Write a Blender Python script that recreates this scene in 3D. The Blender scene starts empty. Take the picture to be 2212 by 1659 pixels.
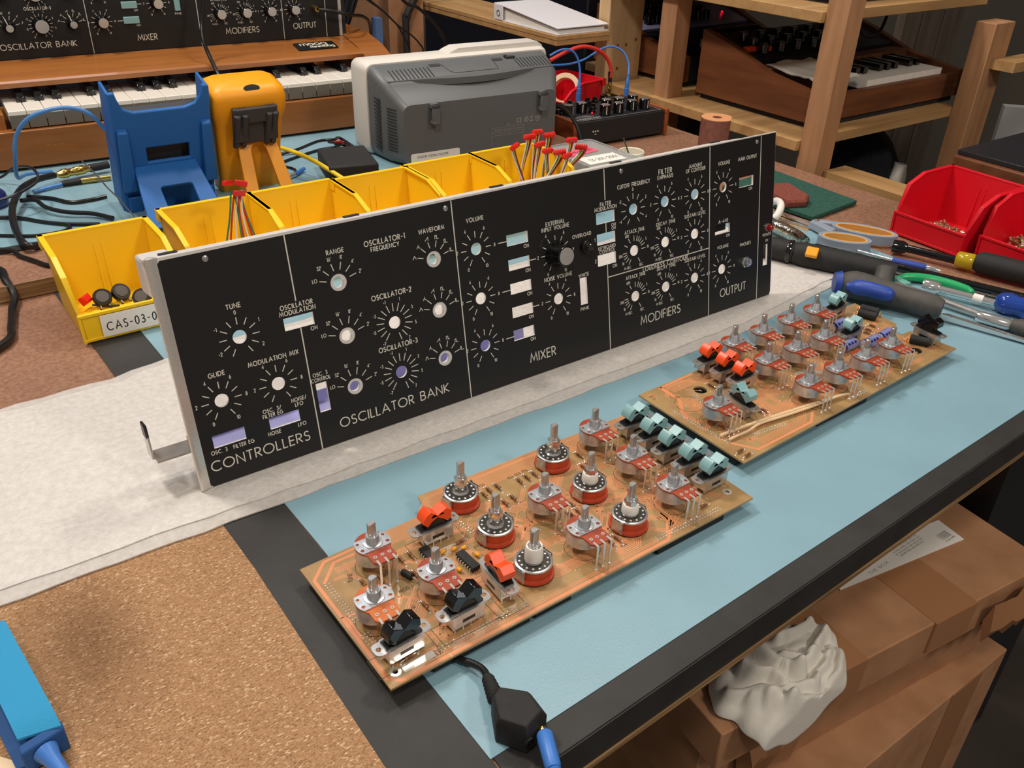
import bpy, math, random
from mathutils import Matrix, Vector
from mathutils.geometry import tessellate_polygon
PI = math.pi
S = 0.001                                    # everything below is written in millimetres
SC = bpy.context.scene
COL = SC.collection
random.seed(7)

# ------------------------------------------------------------------ camera
cam_d = bpy.data.cameras.new('camera')
cam_d.sensor_fit = 'HORIZONTAL'; cam_d.sensor_width = 36.0
cam_d.lens = 36.0*1878.5/2212.0
cam_d.clip_start = 0.02; cam_d.clip_end = 30
cam = bpy.data.objects.new('camera', cam_d); COL.objects.link(cam)
cam.location = (-0.1190, -0.5540, 0.4211)
cam.rotation_euler = (1.0246, -0.0275, -0.6192)
SC.camera = cam

# ------------------------------------------------------------------ world, lamps, exposure
w = bpy.data.worlds.new('world'); SC.world = w; w.use_nodes = True
w.node_tree.nodes['Background'].inputs[0].default_value = (1.0, 0.91, 0.82, 1)
w.node_tree.nodes['Background'].inputs[1].default_value = 0.22
SC.view_settings.view_transform = 'Standard'; SC.view_settings.look = 'None'
SC.view_settings.gamma = 1.0; SC.view_settings.use_curve_mapping = False
SC.view_settings.exposure = 0.0
def lamp(name, loc, target, size, power, color, shape='RECTANGLE', sy=None):
    d = bpy.data.lights.new(name, 'AREA'); d.energy = power; d.color = color
    d.shape = shape; d.size = size
    if shape == 'RECTANGLE': d.size_y = sy or size
    o = bpy.data.objects.new(name, d); COL.objects.link(o); o.location = loc
    o.rotation_euler = (Vector(target)-Vector(loc)).to_track_quat('-Z', 'Y').to_euler()
    return o
WARM = (1.0, 0.90, 0.79)
lamp('ceiling_lamp', (-0.30, 0.85, 1.75), (0.25, 0.0, 0), 0.22, 22.0, WARM)
lamp('ceiling_lamp', (0.95, 0.45, 1.85), (0.5, 0.0, 0), 0.22, 12.0, (1.0, 0.90, 0.80))
lamp('ceiling_lamp', (-0.55, -0.95, 1.9), (0.1, 0.0, 0), 0.30, 15.0, WARM)
lamp('ceiling_lamp', (0.30, 1.50, 2.2), (0.35, 0.3, 0), 0.5, 9.0, (0.86, 0.88, 1.0))
lamp('ceiling_lamp', (0.95, -1.75, 1.75), (0.5, -0.25, -0.2), 0.3, 16.0, WARM)

# ------------------------------------------------------------------ materials
def lin(c):
    if isinstance(c, str): c = [int(c[i:i+2], 16)/255 for i in (0, 2, 4)]
    return tuple((x/12.92 if x <= 0.04045 else ((x+0.055)/1.055)**2.4) for x in c)
def pbr(name, c, rough=0.5, metal=0.0, var=0.0, scale=80.0, bump=0.0, bscale=None, c2=None, stretch=None,
        alpha=1.0, trans=0.0, emit=None, estr=0.0, spec=0.5, detail=4.0, coat=0.0, ior=1.45):
    m = bpy.data.materials.new(name); m.use_nodes = True
    nt = m.node_tree; b = nt.nodes['Principled BSDF']; L = nt.links
    c = lin(c)
    b.inputs['Base Color'].default_value = (*c, 1); b.inputs['Roughness'].default_value = rough
    b.inputs['Metallic'].default_value = metal; b.inputs['Alpha'].default_value = alpha
    b.inputs['Transmission Weight'].default_value = trans; b.inputs['Specular IOR Level'].default_value = spec
    b.inputs['Coat Weight'].default_value = coat; b.inputs['IOR'].default_value = ior
    if emit: b.inputs['Emission Color'].default_value = (*lin(emit), 1); b.inputs['Emission Strength'].default_value = estr
    if var or c2 or bump:
        tc = nt.nodes.new('ShaderNodeTexCoord'); mp = nt.nodes.new('ShaderNodeMapping')
        L.new(tc.outputs['Object'], mp.inputs[0])
        if stretch: mp.inputs['Scale'].default_value = stretch
        n = nt.nodes.new('ShaderNodeTexNoise'); n.inputs['Scale'].default_value = scale; n.inputs['Detail'].default_value = detail
        L.new(mp.outputs[0], n.inputs[0])
        if var or c2:
            r = nt.nodes.new('ShaderNodeValToRGB')
            a = lin(c2) if c2 else tuple(x*(1-var) for x in c)
            z = c if c2 else tuple(min(1, x*(1+var)) for x in c)
            r.color_ramp.elements[0].position = 0.32; r.color_ramp.elements[1].position = 0.68
            r.color_ramp.elements[0].color = (*a, 1); r.color_ramp.elements[1].color = (*z, 1)
            L.new(n.outputs[0], r.inputs[0]); L.new(r.outputs[0], b.inputs['Base Color'])
        if bump:
            n2 = n
            if bscale:
                n2 = nt.nodes.new('ShaderNodeTexNoise'); n2.inputs['Scale'].default_value = bscale; n2.inputs['Detail'].default_value = 3
                L.new(tc.outputs['Object'], n2.inputs[0])
            bp = nt.nodes.new('ShaderNodeBump'); bp.inputs['Strength'].default_value = bump; bp.inputs['Distance'].default_value = 0.001
            L.new(n2.outputs[0], bp.inputs['Height']); L.new(bp.outputs[0], b.inputs['Normal'])
    return m
def cork_mat():
    m = pbr('cork', 'b18558', 0.9); nt = m.node_tree; L = nt.links; b = nt.nodes['Principled BSDF']
    tc = nt.nodes.new('ShaderNodeTexCoord')
    def noise(s, d=4, mp=None):
        n = nt.nodes.new('ShaderNodeTexNoise'); n.inputs['Scale'].default_value = s; n.inputs['Detail'].default_value = d
        L.new(tc.outputs['Object'], n.inputs[0]); return n
    def ramp(src, st):
        r = nt.nodes.new('ShaderNodeValToRGB'); e = r.color_ramp.elements
        while len(e) < len(st): e.new(0.5)
        for i, (p, c) in enumerate(st): e[i].position = p; e[i].color = (*lin(c), 1)
        L.new(src, r.inputs[0]); return r
    def mix(a, c, f, mode='MIX'):
        x = nt.nodes.new('ShaderNodeMix'); x.data_type = 'RGBA'; x.blend_type = mode
        if isinstance(f, float): x.inputs[0].default_value = f
        else: L.new(f, x.inputs[0])
        L.new(a, x.inputs[6]); L.new(c, x.inputs[7]); return x.outputs[2]
    v = nt.nodes.new('ShaderNodeTexVoronoi'); v.inputs['Scale'].default_value = 1000
    mp = nt.nodes.new('ShaderNodeMapping'); mp.inputs['Rotation'].default_value = (0, 0, 0.35); mp.inputs['Scale'].default_value = (0.6, 1.3, 1)
    L.new(tc.outputs['Object'], mp.inputs[0]); L.new(mp.outputs[0], v.inputs[0])
    sp = nt.nodes.new('ShaderNodeSeparateColor'); L.new(v.outputs['Color'], sp.inputs[0])
    g = ramp(sp.outputs[0], [(0, '5e4029'), (.14, '84603f'), (.4, 'a27b57'), (.88, 'ab845f'), (.94, 'd2b08a'), (1.0, 'ecd6b4')])
    f = ramp(noise(900, 5).outputs[0], [(.35, '7d5a3c'), (.62, 'b38c66')])
    base = mix(g.outputs[0], f.outputs[0], 0.5)
    vm = nt.nodes.new('ShaderNodeVectorMath'); vm.operation = 'DISTANCE'          # one grey smudge of ingrained dirt
    mp2 = nt.nodes.new('ShaderNodeMapping'); mp2.inputs['Scale'].default_value = (1.9, 1, 0); L.new(tc.outputs['Object'], mp2.inputs[0]); L.new(mp2.outputs[0], vm.inputs[0]); vm.inputs[1].default_value = (.243*1.9, -.045, 0)
    ad = nt.nodes.new('ShaderNodeMath'); ad.operation = 'MULTIPLY_ADD'; L.new(noise(30, 3).outputs[0], ad.inputs[0]); ad.inputs[1].default_value = .06; L.new(vm.outputs['Value'], ad.inputs[2])
    st = ramp(ad.outputs[0], [(.04, '96897c'), (.12, 'ffffff')])
    base = mix(base, st.outputs[0], 0.6, 'MULTIPLY')
    L.new(base, b.inputs['Base Color'])
    bp = nt.nodes.new('ShaderNodeBump'); bp.inputs['Strength'].default_value = 0.5; bp.inputs['Distance'].default_value = 0.0006
    L.new(sp.outputs[1], bp.inputs['Height']); L.new(bp.outputs[0], b.inputs['Normal'])
    return m
def wood(name, c, c2, rough=0.45, axis='x', s=18, coat=0.0, bump=0.05):
    st = {'x': (0.12, 1, 1), 'y': (1, 0.12, 1), 'z': (1, 1, 0.12)}[axis]
    return pbr(name, c, rough, c2=c2, scale=s*4, stretch=st, bump=bump, coat=coat, detail=6)
def foam_mat():
    m = pbr('foam', 'e2deda', 0.5, c2='d3cec8', scale=200, bump=.8, bscale=620, spec=0.7)
    nt = m.node_tree; L = nt.links; b = nt.nodes['Principled BSDF']; out = nt.nodes['Material Output']
    t = nt.nodes.new('ShaderNodeBsdfTransparent'); mx = nt.nodes.new('ShaderNodeMixShader')
    mx.inputs[0].default_value = 0.17
    L.new(b.outputs[0], mx.inputs[1]); L.new(t.outputs[0], mx.inputs[2]); L.new(mx.outputs[0], out.inputs[0])
    return m
M = {}
def mk(k, *a, **kw): M[k] = pbr(k, *a, **kw)
M['cork'] = cork_mat(); M['foam'] = foam_mat(); M['foam_thin'] = foam_mat()
M['foam_thin'].node_tree.nodes['Mix Shader'].inputs[0].default_value = .38
mk('mat_blue', '7fa3b1', .36, var=.05, scale=14, bump=.15, bscale=900)
mk('rubber_black', '2c2b2a', .6, var=.18, scale=30, bump=.1, bscale=700)
mk('board_brown', '9c765e', .45, c2='825d49', scale=260, spec=.4)
mk('ply_edge', 'a8865c', .7, c2='6e5236', scale=60, stretch=(.15, 1, 5))
mk('panel_black', '1b1a1a', .42, var=.1, scale=900, bump=.06, bscale=1600)
mk('ink', 'd8d4c8', .6)
mk('alu', 'dcd7d0', .24, .65, var=.1, scale=900, stretch=(1, 1, .02))
mk('alu_bright', 'e6e3df', .35, .25)
mk('steel', 'c8c7c5', .25, .78, var=.14, scale=90, bump=.05)
mk('zinc', 'c2c6ca', .32, .72, var=.2, scale=160)
mk('chrome', 'e2e2e1', .1, .85)
mk('gold', 'd7b566', .2, 1.0)
mk('black', '141414', .35)
mk('black_gloss', '0d0d0e', .12, coat=.4)
mk('black_matte', '201f1f', .7, var=.15, scale=200)
mk('dark_cloth', '1d1f26', .95, var=.3, scale=60, bump=.3)
mk('white', 'e6e2da', .5); mk('dark_metal', '54524e', .3, .8)
mk('pcb', 'ab8d60', .28, c2='95754b', scale=35, coat=.3, alpha=1)
mk('trace', 'd98b60', .34, var=.05, scale=60, coat=.3)
mk('trace_dim', 'cb8a5f', .34, coat=.3)
mk('solder', 'e4e0d8', .18, .6)
mk('silk', '3a2a1a', .6)
mk('phenolic', '9c4026', .4, var=.12, scale=200)
mk('phenolic_red', 'b23f22', .42, var=.1, scale=150)
mk('orange', 'f0511f', .36)
mk('cap_blue', '83adb0', .28)
mk('resistor', 'a8744a', .4, c2='7c4a2c', scale=260, stretch=(1, 1, 1))
mk('nylon', 'e9e4dc', .35, spec=.5)
mk('cap_violet', '9aa0cc', .3, c2='6d73a6', scale=140, stretch=(.3, 1, 1))
mk('yellow', 'f2c61c', .38)
mk('red_bin', 'd20e22', .4, bump=.06, bscale=400)
mk('red', 'd9241c', .3)
mk('holster_blue', '1c63ae', .5, bump=.1, bscale=900)
mk('meter_yellow', 'f0a012', .42, bump=.08, bscale=900)
mk('meter_gray', '3a3a3d', .5)
mk('scope_gray', '5f6264', .42, bump=.06, bscale=1200)
mk('scope_white', 'd8d3cb', .5)
mk('scope_slot', '36383a', .6)
mk('print_gray', 'a9a9a6', .6)
M['synth_wood'] = wood('synth_wood', 'a2652c', '8a5222', .4, 'x', 14, coat=.2)
M['walnut'] = wood('walnut', '7a4a2c', '5e3620', .5, 'x', 14)
M['walnut_y'] = wood('walnut_y', '7a4a2c', '5e3620', .5, 'y', 14)
M['back_board'] = wood('back_board', '5e5146', '4a4038', .8, 'z', 10)
M['cheek'] = wood('cheek', 'a85a2e', '7a3c20', .45, 'y', 14)
M['pine_z'] = wood('pine_z', 'b88a64', 'a0744f', .65, 'z', 14)
M['pine_light'] = wood('pine_light', 'd6b88c', 'c09c70', .65, 'z', 14)
M['ply'] = wood('ply', 'bd9765', 'a27b4e', .6, 'x', 10)
M['ply_y'] = wood('ply_y', 'bd9765', 'a27b4e', .6, 'y', 10)
mk('key_white', 'f1ebe0', .25, coat=.3)
mk('key_front', '6e675d', .45)
mk('knob_alu', 'd8d5cf', .28, .7)
mk('cable_black', '1a1a1b', .32)
mk('cable_blue', '3f76c4', .4)
mk('cable_lightblue', '4e87c8', .4)
mk('cable_yellow', 'e9c81f', .4)
mk('wire_red', 'c2281e', .4); mk('wire_green', '2f7d62', .4); mk('wire_yellow', 'e0b81e', .4); mk('wire_white', 'e9ddd2', .4)
mk('cable_red', 'cf2f26', .45)
mk('led_red', 'ff2030', .4, emit='ff1020', estr=3.0)
mk('lamp_red', 'b3121c', .1, trans=.3, coat=.5)
mk('lamp_dark', '2a2826', .08, coat=.6)
mk('paper', 'ece8e0', .6)
mk('paper_pink', 'ef5c7c', .6)
mk('clear', 'c3c6c6', .15, alpha=.42, spec=.7)
mk('tape_cream', 'dfc39c', .4)
mk('wood_roll', 'd99a6c', .6); mk('wood_roll_side', '8a5a4c', .6, c2='7a4c40', scale=120)
mk('pad_green', '2c5a4e', .95, c2='1f473d', scale=350, bump=1.0)
mk('pad_red', '8a4a3c', .95, c2='6d352b', scale=350, bump=1.0)
mk('grip_gray', '8b95a3', .5); mk('grip_peach', 'e0a250', .55)
mk('tool_gray', '4b4946', .6, var=.12, scale=120); mk('tool_blue', '2b49a0', .45)
mk('green_grip', '23a263', .3); mk('teal', '69a99b', .45)
mk('amber', 'd6bd1e', .12, trans=.45, coat=.3)
mk('blue_clear', '2a4fb0', .1, trans=.35, coat=.4)
mk('switch_amber', 'f0a21c', .4)
mk('cardboard', 'b0825e', .8, c2='a07350', scale=30, bump=.1)
mk('tape_brown', 'a27350', .3, spec=.5)
mk('cloth_white', 'dcd8ce', .9, bump=.25, bscale=300)
mk('strap', '2f93c4', .85, bump=.5, bscale=1500)
mk('strap_dark', '1d4f8c', .7)
mk('floor', '3a332e', .9, var=.25, scale=6)
mk('wall_dark', '20202b', .9, var=.2, scale=3)
mk('wall_light', '4c463d', .9, var=.08, scale=3)
mk('synth_dark', '232329', .45); mk('metal_blue_sheen', 'a9a9d6', .3, .3)  # lilac base colour stands in for blue light reflected in the metal
mk('screws', 'cdb89a', .25, .8)
mk('binder', 'e7e5ea', .3); mk('print_black', '1d1b1a', .6)
mk('white_ceramic', 'ece6d4', .3)
mk('navy', '232a66', .12, coat=.5)
mk('denim', '4d6c9a', .9)

# ------------------------------------------------------------------ mesh builder
class MB:
    def __init__(s): s.v = []; s.f = []; s.mi = []; s.M = Matrix.Identity(4); s.c = 0
    def add(s, vs, fs):
        o = len(s.v)
        s.v += [tuple(s.M @ Vector(p)) for p in vs]
        for f in fs: s.f.append([i+o for i in f]); s.mi.append(s.c)
        return s
    def bx(s, x0, x1, y0, y1, z0, z1):
        return s.add([(x0,y0,z0),(x1,y0,z0),(x1,y1,z0),(x0,y1,z0),(x0,y0,z1),(x1,y0,z1),(x1,y1,z1),(x0,y1,z1)],
                     [(3,2,1,0),(4,5,6,7),(0,1,5,4),(1,2,6,5),(2,3,7,6),(3,0,4,7)])
    def hexa(s, lo, hi):                      # eight corners: four below, four above
        return s.add(list(lo)+list(hi), [(3,2,1,0),(4,5,6,7),(0,1,5,4),(1,2,6,5),(2,3,7,6),(3,0,4,7)])
    def cyl(s, x, y, z0, z1, r, r2=None, n=24):
        r2 = r if r2 is None else r2
        return s.lathe([(r, z0), (r2, z1)], x, y, n)
    def lathe(s, prof, x=0, y=0, n=24, caps=True, flat=None):
        vs = []; fs = []
        for r, z in prof:
            for i in range(n):
                a = 2*PI*i/n; px, py = r*math.cos(a), r*math.sin(a)
                if flat is not None and py < -flat: py = -flat
                vs.append((x+px, y+py, z))
        for k in range(len(prof)-1):
            for i in range(n):
                j = (i+1) % n; fs.append((k*n+i, k*n+j, (k+1)*n+j, (k+1)*n+i))
        if caps:
            fs.append(tuple(reversed(range(n)))); fs.append(tuple(range((len(prof)-1)*n, len(prof)*n)))
        return s.add(vs, fs)
    def rod(s, p, q, r, r2=None, n=12, flat=None):
        p, q = Vector(p), Vector(q); d = q-p; k = s.M
        s.M = k @ Matrix.Translation(p) @ d.to_track_quat('Z', 'Y').to_matrix().to_4x4()
        s.lathe([(r, 0), (r if r2 is None else r2, d.length)], 0, 0, n, flat=flat); s.M = k; return s
    def spin(s, p, q, prof, n=20):            # lathe along p->q, profile (fraction of length, radius)
        p, q = Vector(p), Vector(q); d = q-p; k = s.M
        s.M = k @ Matrix.Translation(p) @ d.to_track_quat('Z', 'Y').to_matrix().to_4x4()
        s.lathe([(r, t*d.length) for t, r in prof], 0, 0, n); s.M = k; return s
    def ring(s, x, y, z0, z1, ro, ri, n=28):
        vs = []; fs = []
        for r, z in ((ro, z0), (ro, z1), (ri, z1), (ri, z0)):
            vs += [(x+r*math.cos(2*PI*i/n), y+r*math.sin(2*PI*i/n), z) for i in range(n)]
        for k in range(4):
            for i in range(n):
                j = (i+1) % n; a, b = k*n, ((k+1) % 4)*n; fs.append((a+i, a+j, b+j, b+i))
        return s.add(vs, fs)
    def tube(s, pts, r, n=8, sm=6, closed=False):
        P = [Vector(p) for p in pts]
        if sm and len(P) > 2:
            Q = []
            for i in range(len(P)-1):
                a, b, c, d = P[max(i-1, 0)], P[i], P[i+1], P[min(i+2, len(P)-1)]
                for k in range(sm):
                    t = k/sm
                    Q.append(.5*((2*b)+(c-a)*t+(2*a-5*b+4*c-d)*t*t+(3*b-a-3*c+d)*t**3))
            Q.append(P[-1]); P = Q
        R = r if isinstance(r, (list, tuple)) else [r]*len(P)
        if len(R) != len(P): R = [R[min(int(i*len(R)/len(P)), len(R)-1)] for i in range(len(P))]
        vs = []; fs = []; up = None
        for i, p in enumerate(P):
            t = (P[min(i+1, len(P)-1)]-P[max(i-1, 0)]).normalized()
            if up is None: up = t.orthogonal().normalized()
            up = (up-t*up.dot(t)).normalized(); sd = t.cross(up)
            for k in range(n):
                a = 2*PI*k/n; vs.append(p+up*(R[i]*math.cos(a))+sd*(R[i]*math.sin(a)))
        for i in range(len(P)-1):
            for k in range(n):
                j = (k+1) % n; fs.append((i*n+k, i*n+j, (i+1)*n+j, (i+1)*n+k))
        fs.append(tuple(reversed(range(n)))); fs.append(tuple(range((len(P)-1)*n, len(P)*n)))
        return s.add(vs, fs)
    def plate(s, outer, z0, z1, holes=()):    # prism of a polygon with holes
        loops = [list(outer)]+[list(h) for h in holes]
        flat = [p for l in loops for p in l]; n = len(flat)
        tri = tessellate_polygon([[Vector((x, y, 0)) for x, y in l] for l in loops])
        fs = []
        for t in tri:
            a, b, c = [flat[i] for i in t]
            if (b[0]-a[0])*(c[1]-a[1])-(b[1]-a[1])*(c[0]-a[0]) < 0: t = (t[0], t[2], t[1])
            fs.append((t[0]+n, t[1]+n, t[2]+n)); fs.append((t[2], t[1], t[0]))
        o = 0
        for k, l in enumerate(loops):
            ar = sum(l[i][0]*l[(i+1) % len(l)][1]-l[(i+1) % len(l)][0]*l[i][1] for i in range(len(l)))
            for i in range(len(l)):
                a, b = o+i, o+(i+1) % len(l)
                if (ar < 0) != (k > 0): a, b = b, a
                fs.append((a, b, b+n, a+n))
            o += len(l)
        return s.add([(x, y, z0) for x, y in flat]+[(x, y, z1) for x, y in flat], fs)
    def loft(s, secs, caps=True):             # list of equal-length closed rings
        n = len(secs[0]); fs = []
        for k in range(len(secs)-1):
            for i in range(n):
                j = (i+1) % n; fs.append((k*n+i, k*n+j, (k+1)*n+j, (k+1)*n+i))
        if caps: fs.append(tuple(reversed(range(n)))); fs.append(tuple(range((len(secs)-1)*n, len(secs)*n)))
        return s.add([p for q in secs for p in q], fs)
    def ribbon(s, pts, w, z=0.0):             # flat mitred stroke in the xy plane
        P = [pts[0]]
        for p in pts[1:]:
            if math.hypot(p[0]-P[-1][0], p[1]-P[-1][1]) > 1e-4: P.append(p)
        if len(P) < 2: return s
        closed = len(P) > 3 and math.hypot(P[0][0]-P[-1][0], P[0][1]-P[-1][1]) < 1e-3
        if closed: P = P[:-1]
        n = len(P); vs = []; s.rk = (getattr(s, 'rk', 0)+1) % 9; z += s.rk*.003
        def d(a, b):
            l = math.hypot(b[0]-a[0], b[1]-a[1]); return ((b[0]-a[0])/l, (b[1]-a[1])/l)
        for i, p in enumerate(P):
            d1 = d(P[i-1], p) if (i or closed) else None; d2 = d(p, P[(i+1) % n]) if (i < n-1 or closed) else None
            d1 = d1 or d2; d2 = d2 or d1
            nx, ny = -(d1[1]+d2[1]), d1[0]+d2[0]; l = math.hypot(nx, ny)
            if l < .3: nx, ny, l = -d1[1], d1[0], 1; k = 1.0
            else: k = min(2.2, 2/l)
            nx, ny = nx/l*k*w/2, ny/l*k*w/2
            e = 0 if closed or 0 < i < n-1 else (-.12*w if i == 0 else .12*w)
            vs += [(p[0]+d1[0]*e+nx, p[1]+d1[1]*e+ny, z), (p[0]+d1[0]*e-nx, p[1]+d1[1]*e-ny, z)]
        return s.add(vs, [(2*i+1, 2*((i+1) % n)+1, 2*((i+1) % n), 2*i) for i in range(n if closed else n-1)])
    def build(s, name, mats, parent=None, world=False, bev=0, smooth=35, kind=None):
        me = bpy.data.meshes.new(name); vs = s.v
        if world and parent is not None:
            R = ROOT[parent.name]; I = R.inverted(); vs = [tuple(I @ Vector(p)) for p in vs]
        me.from_pydata([(x*S, y*S, z*S) for x, y, z in vs], [], s.f)
        for m in (mats if isinstance(mats, (list, tuple)) else [mats]): me.materials.append(M[m])
        me.polygons.foreach_set('material_index', s.mi)
        me.polygons.foreach_set('use_smooth', [True]*len(s.f))
        me.update(); me.set_sharp_from_angle(angle=math.radians(smooth))
        o = bpy.data.objects.new(name, me); COL.objects.link(o)
        if parent is not None: o.parent = parent
        if bev:
            b = o.modifiers.new('bevel', 'BEVEL'); b.width = bev*S; b.segments = 2; b.limit_method = 'ANGLE'; b.angle_limit = math.radians(40)
            b.harden_normals = False
        if kind: o['kind'] = kind
        return o
ROOT = {}
def tag(o, label, cat, group=None, kind=None):
    o['label'] = label; o['category'] = cat
    if group: o['group'] = group
    if kind: o['kind'] = kind
    return o
def thing(name, label, cat, loc=(0, 0, 0), rz=0.0, group=None, rx=0.0):
    o = bpy.data.objects.new(name, None); COL.objects.link(o); o.empty_display_size = .01
    o.location = [c*S for c in loc]; o.rotation_euler = (rx, 0, rz)
    ROOT[o.name] = Matrix.Translation(loc) @ Matrix.Rotation(rz, 4, 'Z') @ Matrix.Rotation(rx, 4, 'X')
    return tag(o, label, cat, group)
def copy_tree(o, parent=None):
    c = o.copy(); COL.objects.link(c); c.parent = parent
    for ch in list(o.children): copy_tree(ch, c)
    return c
def single(mb, name, mat, label, cat, loc, group=None, **kw):     # a thing that is one mesh, origin at its base
    mb.v = [(x-loc[0], y-loc[1], z-loc[2]) for x, y, z in mb.v]
    o = mb.build(name, mat, **kw); o.location = [c*S for c in loc]
    return tag(o, label, cat, group)
def struct(mb, name, mat, loc=(0, 0, 0), **kw):
    mb.v = [(x-loc[0], y-loc[1], z-loc[2]) for x, y, z in mb.v]
    o = mb.build(name, mat, **kw); o.location = [c*S for c in loc]; o['kind'] = 'structure'
    return o
def circ(x, y, r, n=24): return [(x+r*math.cos(2*PI*i/n), y+r*math.sin(2*PI*i/n)) for i in range(n)]
def rect(x0, x1, y0, y1): return [(x0, y0), (x1, y0), (x1, y1), (x0, y1)]
def rrect(x0, x1, y0, y1, r, n=5):
    out = []
    for cx, cy, a in ((x1-r, y0+r, -PI/2), (x1-r, y1-r, 0), (x0+r, y1-r, PI/2), (x0+r, y0+r, PI)):
        out += [(cx+r*math.cos(a+k*PI/2/n), cy+r*math.sin(a+k*PI/2/n)) for k in range(n+1)]
    return out

# ------------------------------------------------------------------ single-stroke geometric lettering
def _a(cx, cy, rx, ry, a0, a1, n=14):
    return [(cx+rx*math.cos(math.radians(a0+(a1-a0)*k/n)), cy+ry*math.sin(math.radians(a0+(a1-a0)*k/n))) for k in range(n+1)]
G = {
 'A': (.86, [[(0,0),(.43,1),(.86,0)],[(.15,.33),(.71,.33)]]), 'B': (.56, [[(0,0),(0,1),(.26,1)]+_a(.26,.76,.25,.24,90,-90)+[(0,.52)],[(.26,.52)]+_a(.28,.26,.28,.26,90,-90)+[(0,0)]]),
 'C': (.84, [_a(.5,.5,.5,.5,48,312,20)]), 'D': (.74, [[(0,0),(0,1),(.24,1)]+_a(.24,.5,.5,.5,90,-90,18)+[(0,0)]]),
 'E': (.46, [[(.46,1),(0,1),(0,0),(.46,0)],[(0,.52),(.44,.52)]]), 'F': (.44, [[(.44,1),(0,1),(0,0)],[(0,.5),(.42,.5)]]),
 'G': (.96, [_a(.5,.5,.5,.5,48,360,22)+[(.55,.5)]]), 'H': (.66, [[(0,0),(0,1)],[(.66,0),(.66,1)],[(0,.52),(.66,.52)]]),
 'I': (.0, [[(0,0),(0,1)]]), 'J': (.3, [[(.3,1),(.3,.1)]+_a(.12,.12,.18,.16,0,-120,6)]), 'K': (.6, [[(0,0),(0,1)],[(.56,1),(.02,.5),(.6,0)]]),
 'L': (.4, [[(0,1),(0,0),(.4,0)]]), 'M': (.98, [[(0,0),(.16,1),(.49,.18),(.82,1),(.98,0)]]), 'N': (.7, [[(0,0),(0,1),(.7,0),(.7,1)]]),
 'O': (1.0, [_a(.5,.5,.5,.5,0,360,28)]), 'P': (.5, [[(0,0),(0,1),(.22,1)]+_a(.22,.73,.28,.27,90,-90)+[(0,.46)]]),
 'Q': (1.0, [_a(.5,.5,.5,.5,0,360,28),[(.6,.3),(1,-.06)]]), 'R': (.54, [[(0,0),(0,1),(.22,1)]+_a(.22,.73,.28,.27,90,-90)+[(0,.46)],[(.2,.46),(.54,0)]]),
 'S': (.5, [_a(.25,.75,.22,.24,30,270,12)+_a(.25,.25,.25,.26,90,-150,12)]), 'T': (.56, [[(0,1),(.56,1)],[(.28,1),(.28,0)]]),
 'U': (.62, [[(0,1),(0,.31)]+_a(.31,.31,.31,.31,180,360,12)+[(.62,1)]]), 'V': (.76, [[(0,1),(.38,0),(.76,1)]]),
 'W': (1.1, [[(0,1),(.28,0),(.55,.86),(.82,0),(1.1,1)]]), 'X': (.66, [[(0,0),(.66,1)],[(0,1),(.66,0)]]), 'Y': (.66, [[(0,1),(.33,.5),(.66,1)],[(.33,.5),(.33,0)]]),
 'm': (.8, [[(0,0),(0,.62)],[(0,.4)]+_a(.2,.42,.2,.2,180,0,8)+[(.4,0)],[(.4,.4)]+_a(.6,.42,.2,.2,180,0,8)+[(.8,0)]]), 'n': (.46, [[(0,0),(0,.62)],[(0,.4)]+_a(.23,.4,.23,.22,180,0,8)+[(.46,0)]]), 'o': (.6, [_a(.3,.31,.3,.31,0,360,20)]), 'g': (.6, [_a(.3,.31,.3,.31,0,360,20),[(.6,.62),(.6,-.1)]+_a(.3,-.1,.3,.22,0,-150,8)]), 'i': (.02, [[(0,0),(0,.62)]]),
 'Z': (.6, [[(0,1),(.6,1),(0,0),(.6,0)]]), '0': (.56, [_a(.28,.5,.28,.5,0,360,20)]), '1': (.2, [[(0,.82),(.18,1),(.18,0)]]),
 '2': (.5, [_a(.25,.74,.25,.26,170,-30,10)+[(0,0),(.5,0)]]), '3': (.5, [_a(.24,.75,.21,.25,150,-90,10)+_a(.24,.26,.26,.26,90,-150,10)]),
 '4': (.56, [[(.42,0),(.42,1),(0,.26),(.56,.26)]]), '5': (.5, [[(.44,1),(.12,1),(.06,.58)]+_a(.23,.3,.26,.31,120,-150,12)]),
 '6': (.54, [[(.36,1),(.06,.46)]+_a(.27,.3,.27,.3,150,510,18)]), '7': (.5, [[(0,1),(.5,1),(.14,0)]]),
 '8': (.5, [_a(.25,.75,.2,.25,0,360,16),_a(.25,.26,.25,.26,0,360,16)]), '9': (.54, [_a(.27,.7,.27,.3,0,360,18)+[(.5,.56),(.18,0)]]),
 '-': (.4, [[(0,.46),(.4,.46)]]), '.': (.04, [[(0,0),(.04,0)]]), "'": (.06, [[(.06,1),(0,.76)]]), '/': (.46, [[(0,-.05),(.46,1.05)]]), ' ': (.34, []),
}
def text(mb, s, x, y, h, wt=.12, wf=1.0, gap=.24, align='c', width=None, z=0.0, R=None):
    """draw s with its baseline centre (or left end) at x,y"""
    adv = []; p = 0.0
    for ch in s: adv.append(p); p += G[ch][0]*wf+gap
    tot = p-gap
    k = 1.0
    if width: k = width/(tot*h)
    x0 = x-(tot*h*k/2 if align == 'c' else 0)
    for ch, a in zip(s, adv):
        for st in G[ch][1]:
            mb.ribbon([(x0+(a+px*wf)*h*k, y+py*h) for px, py in st], wt*h, z)
    return tot*h*k
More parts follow.
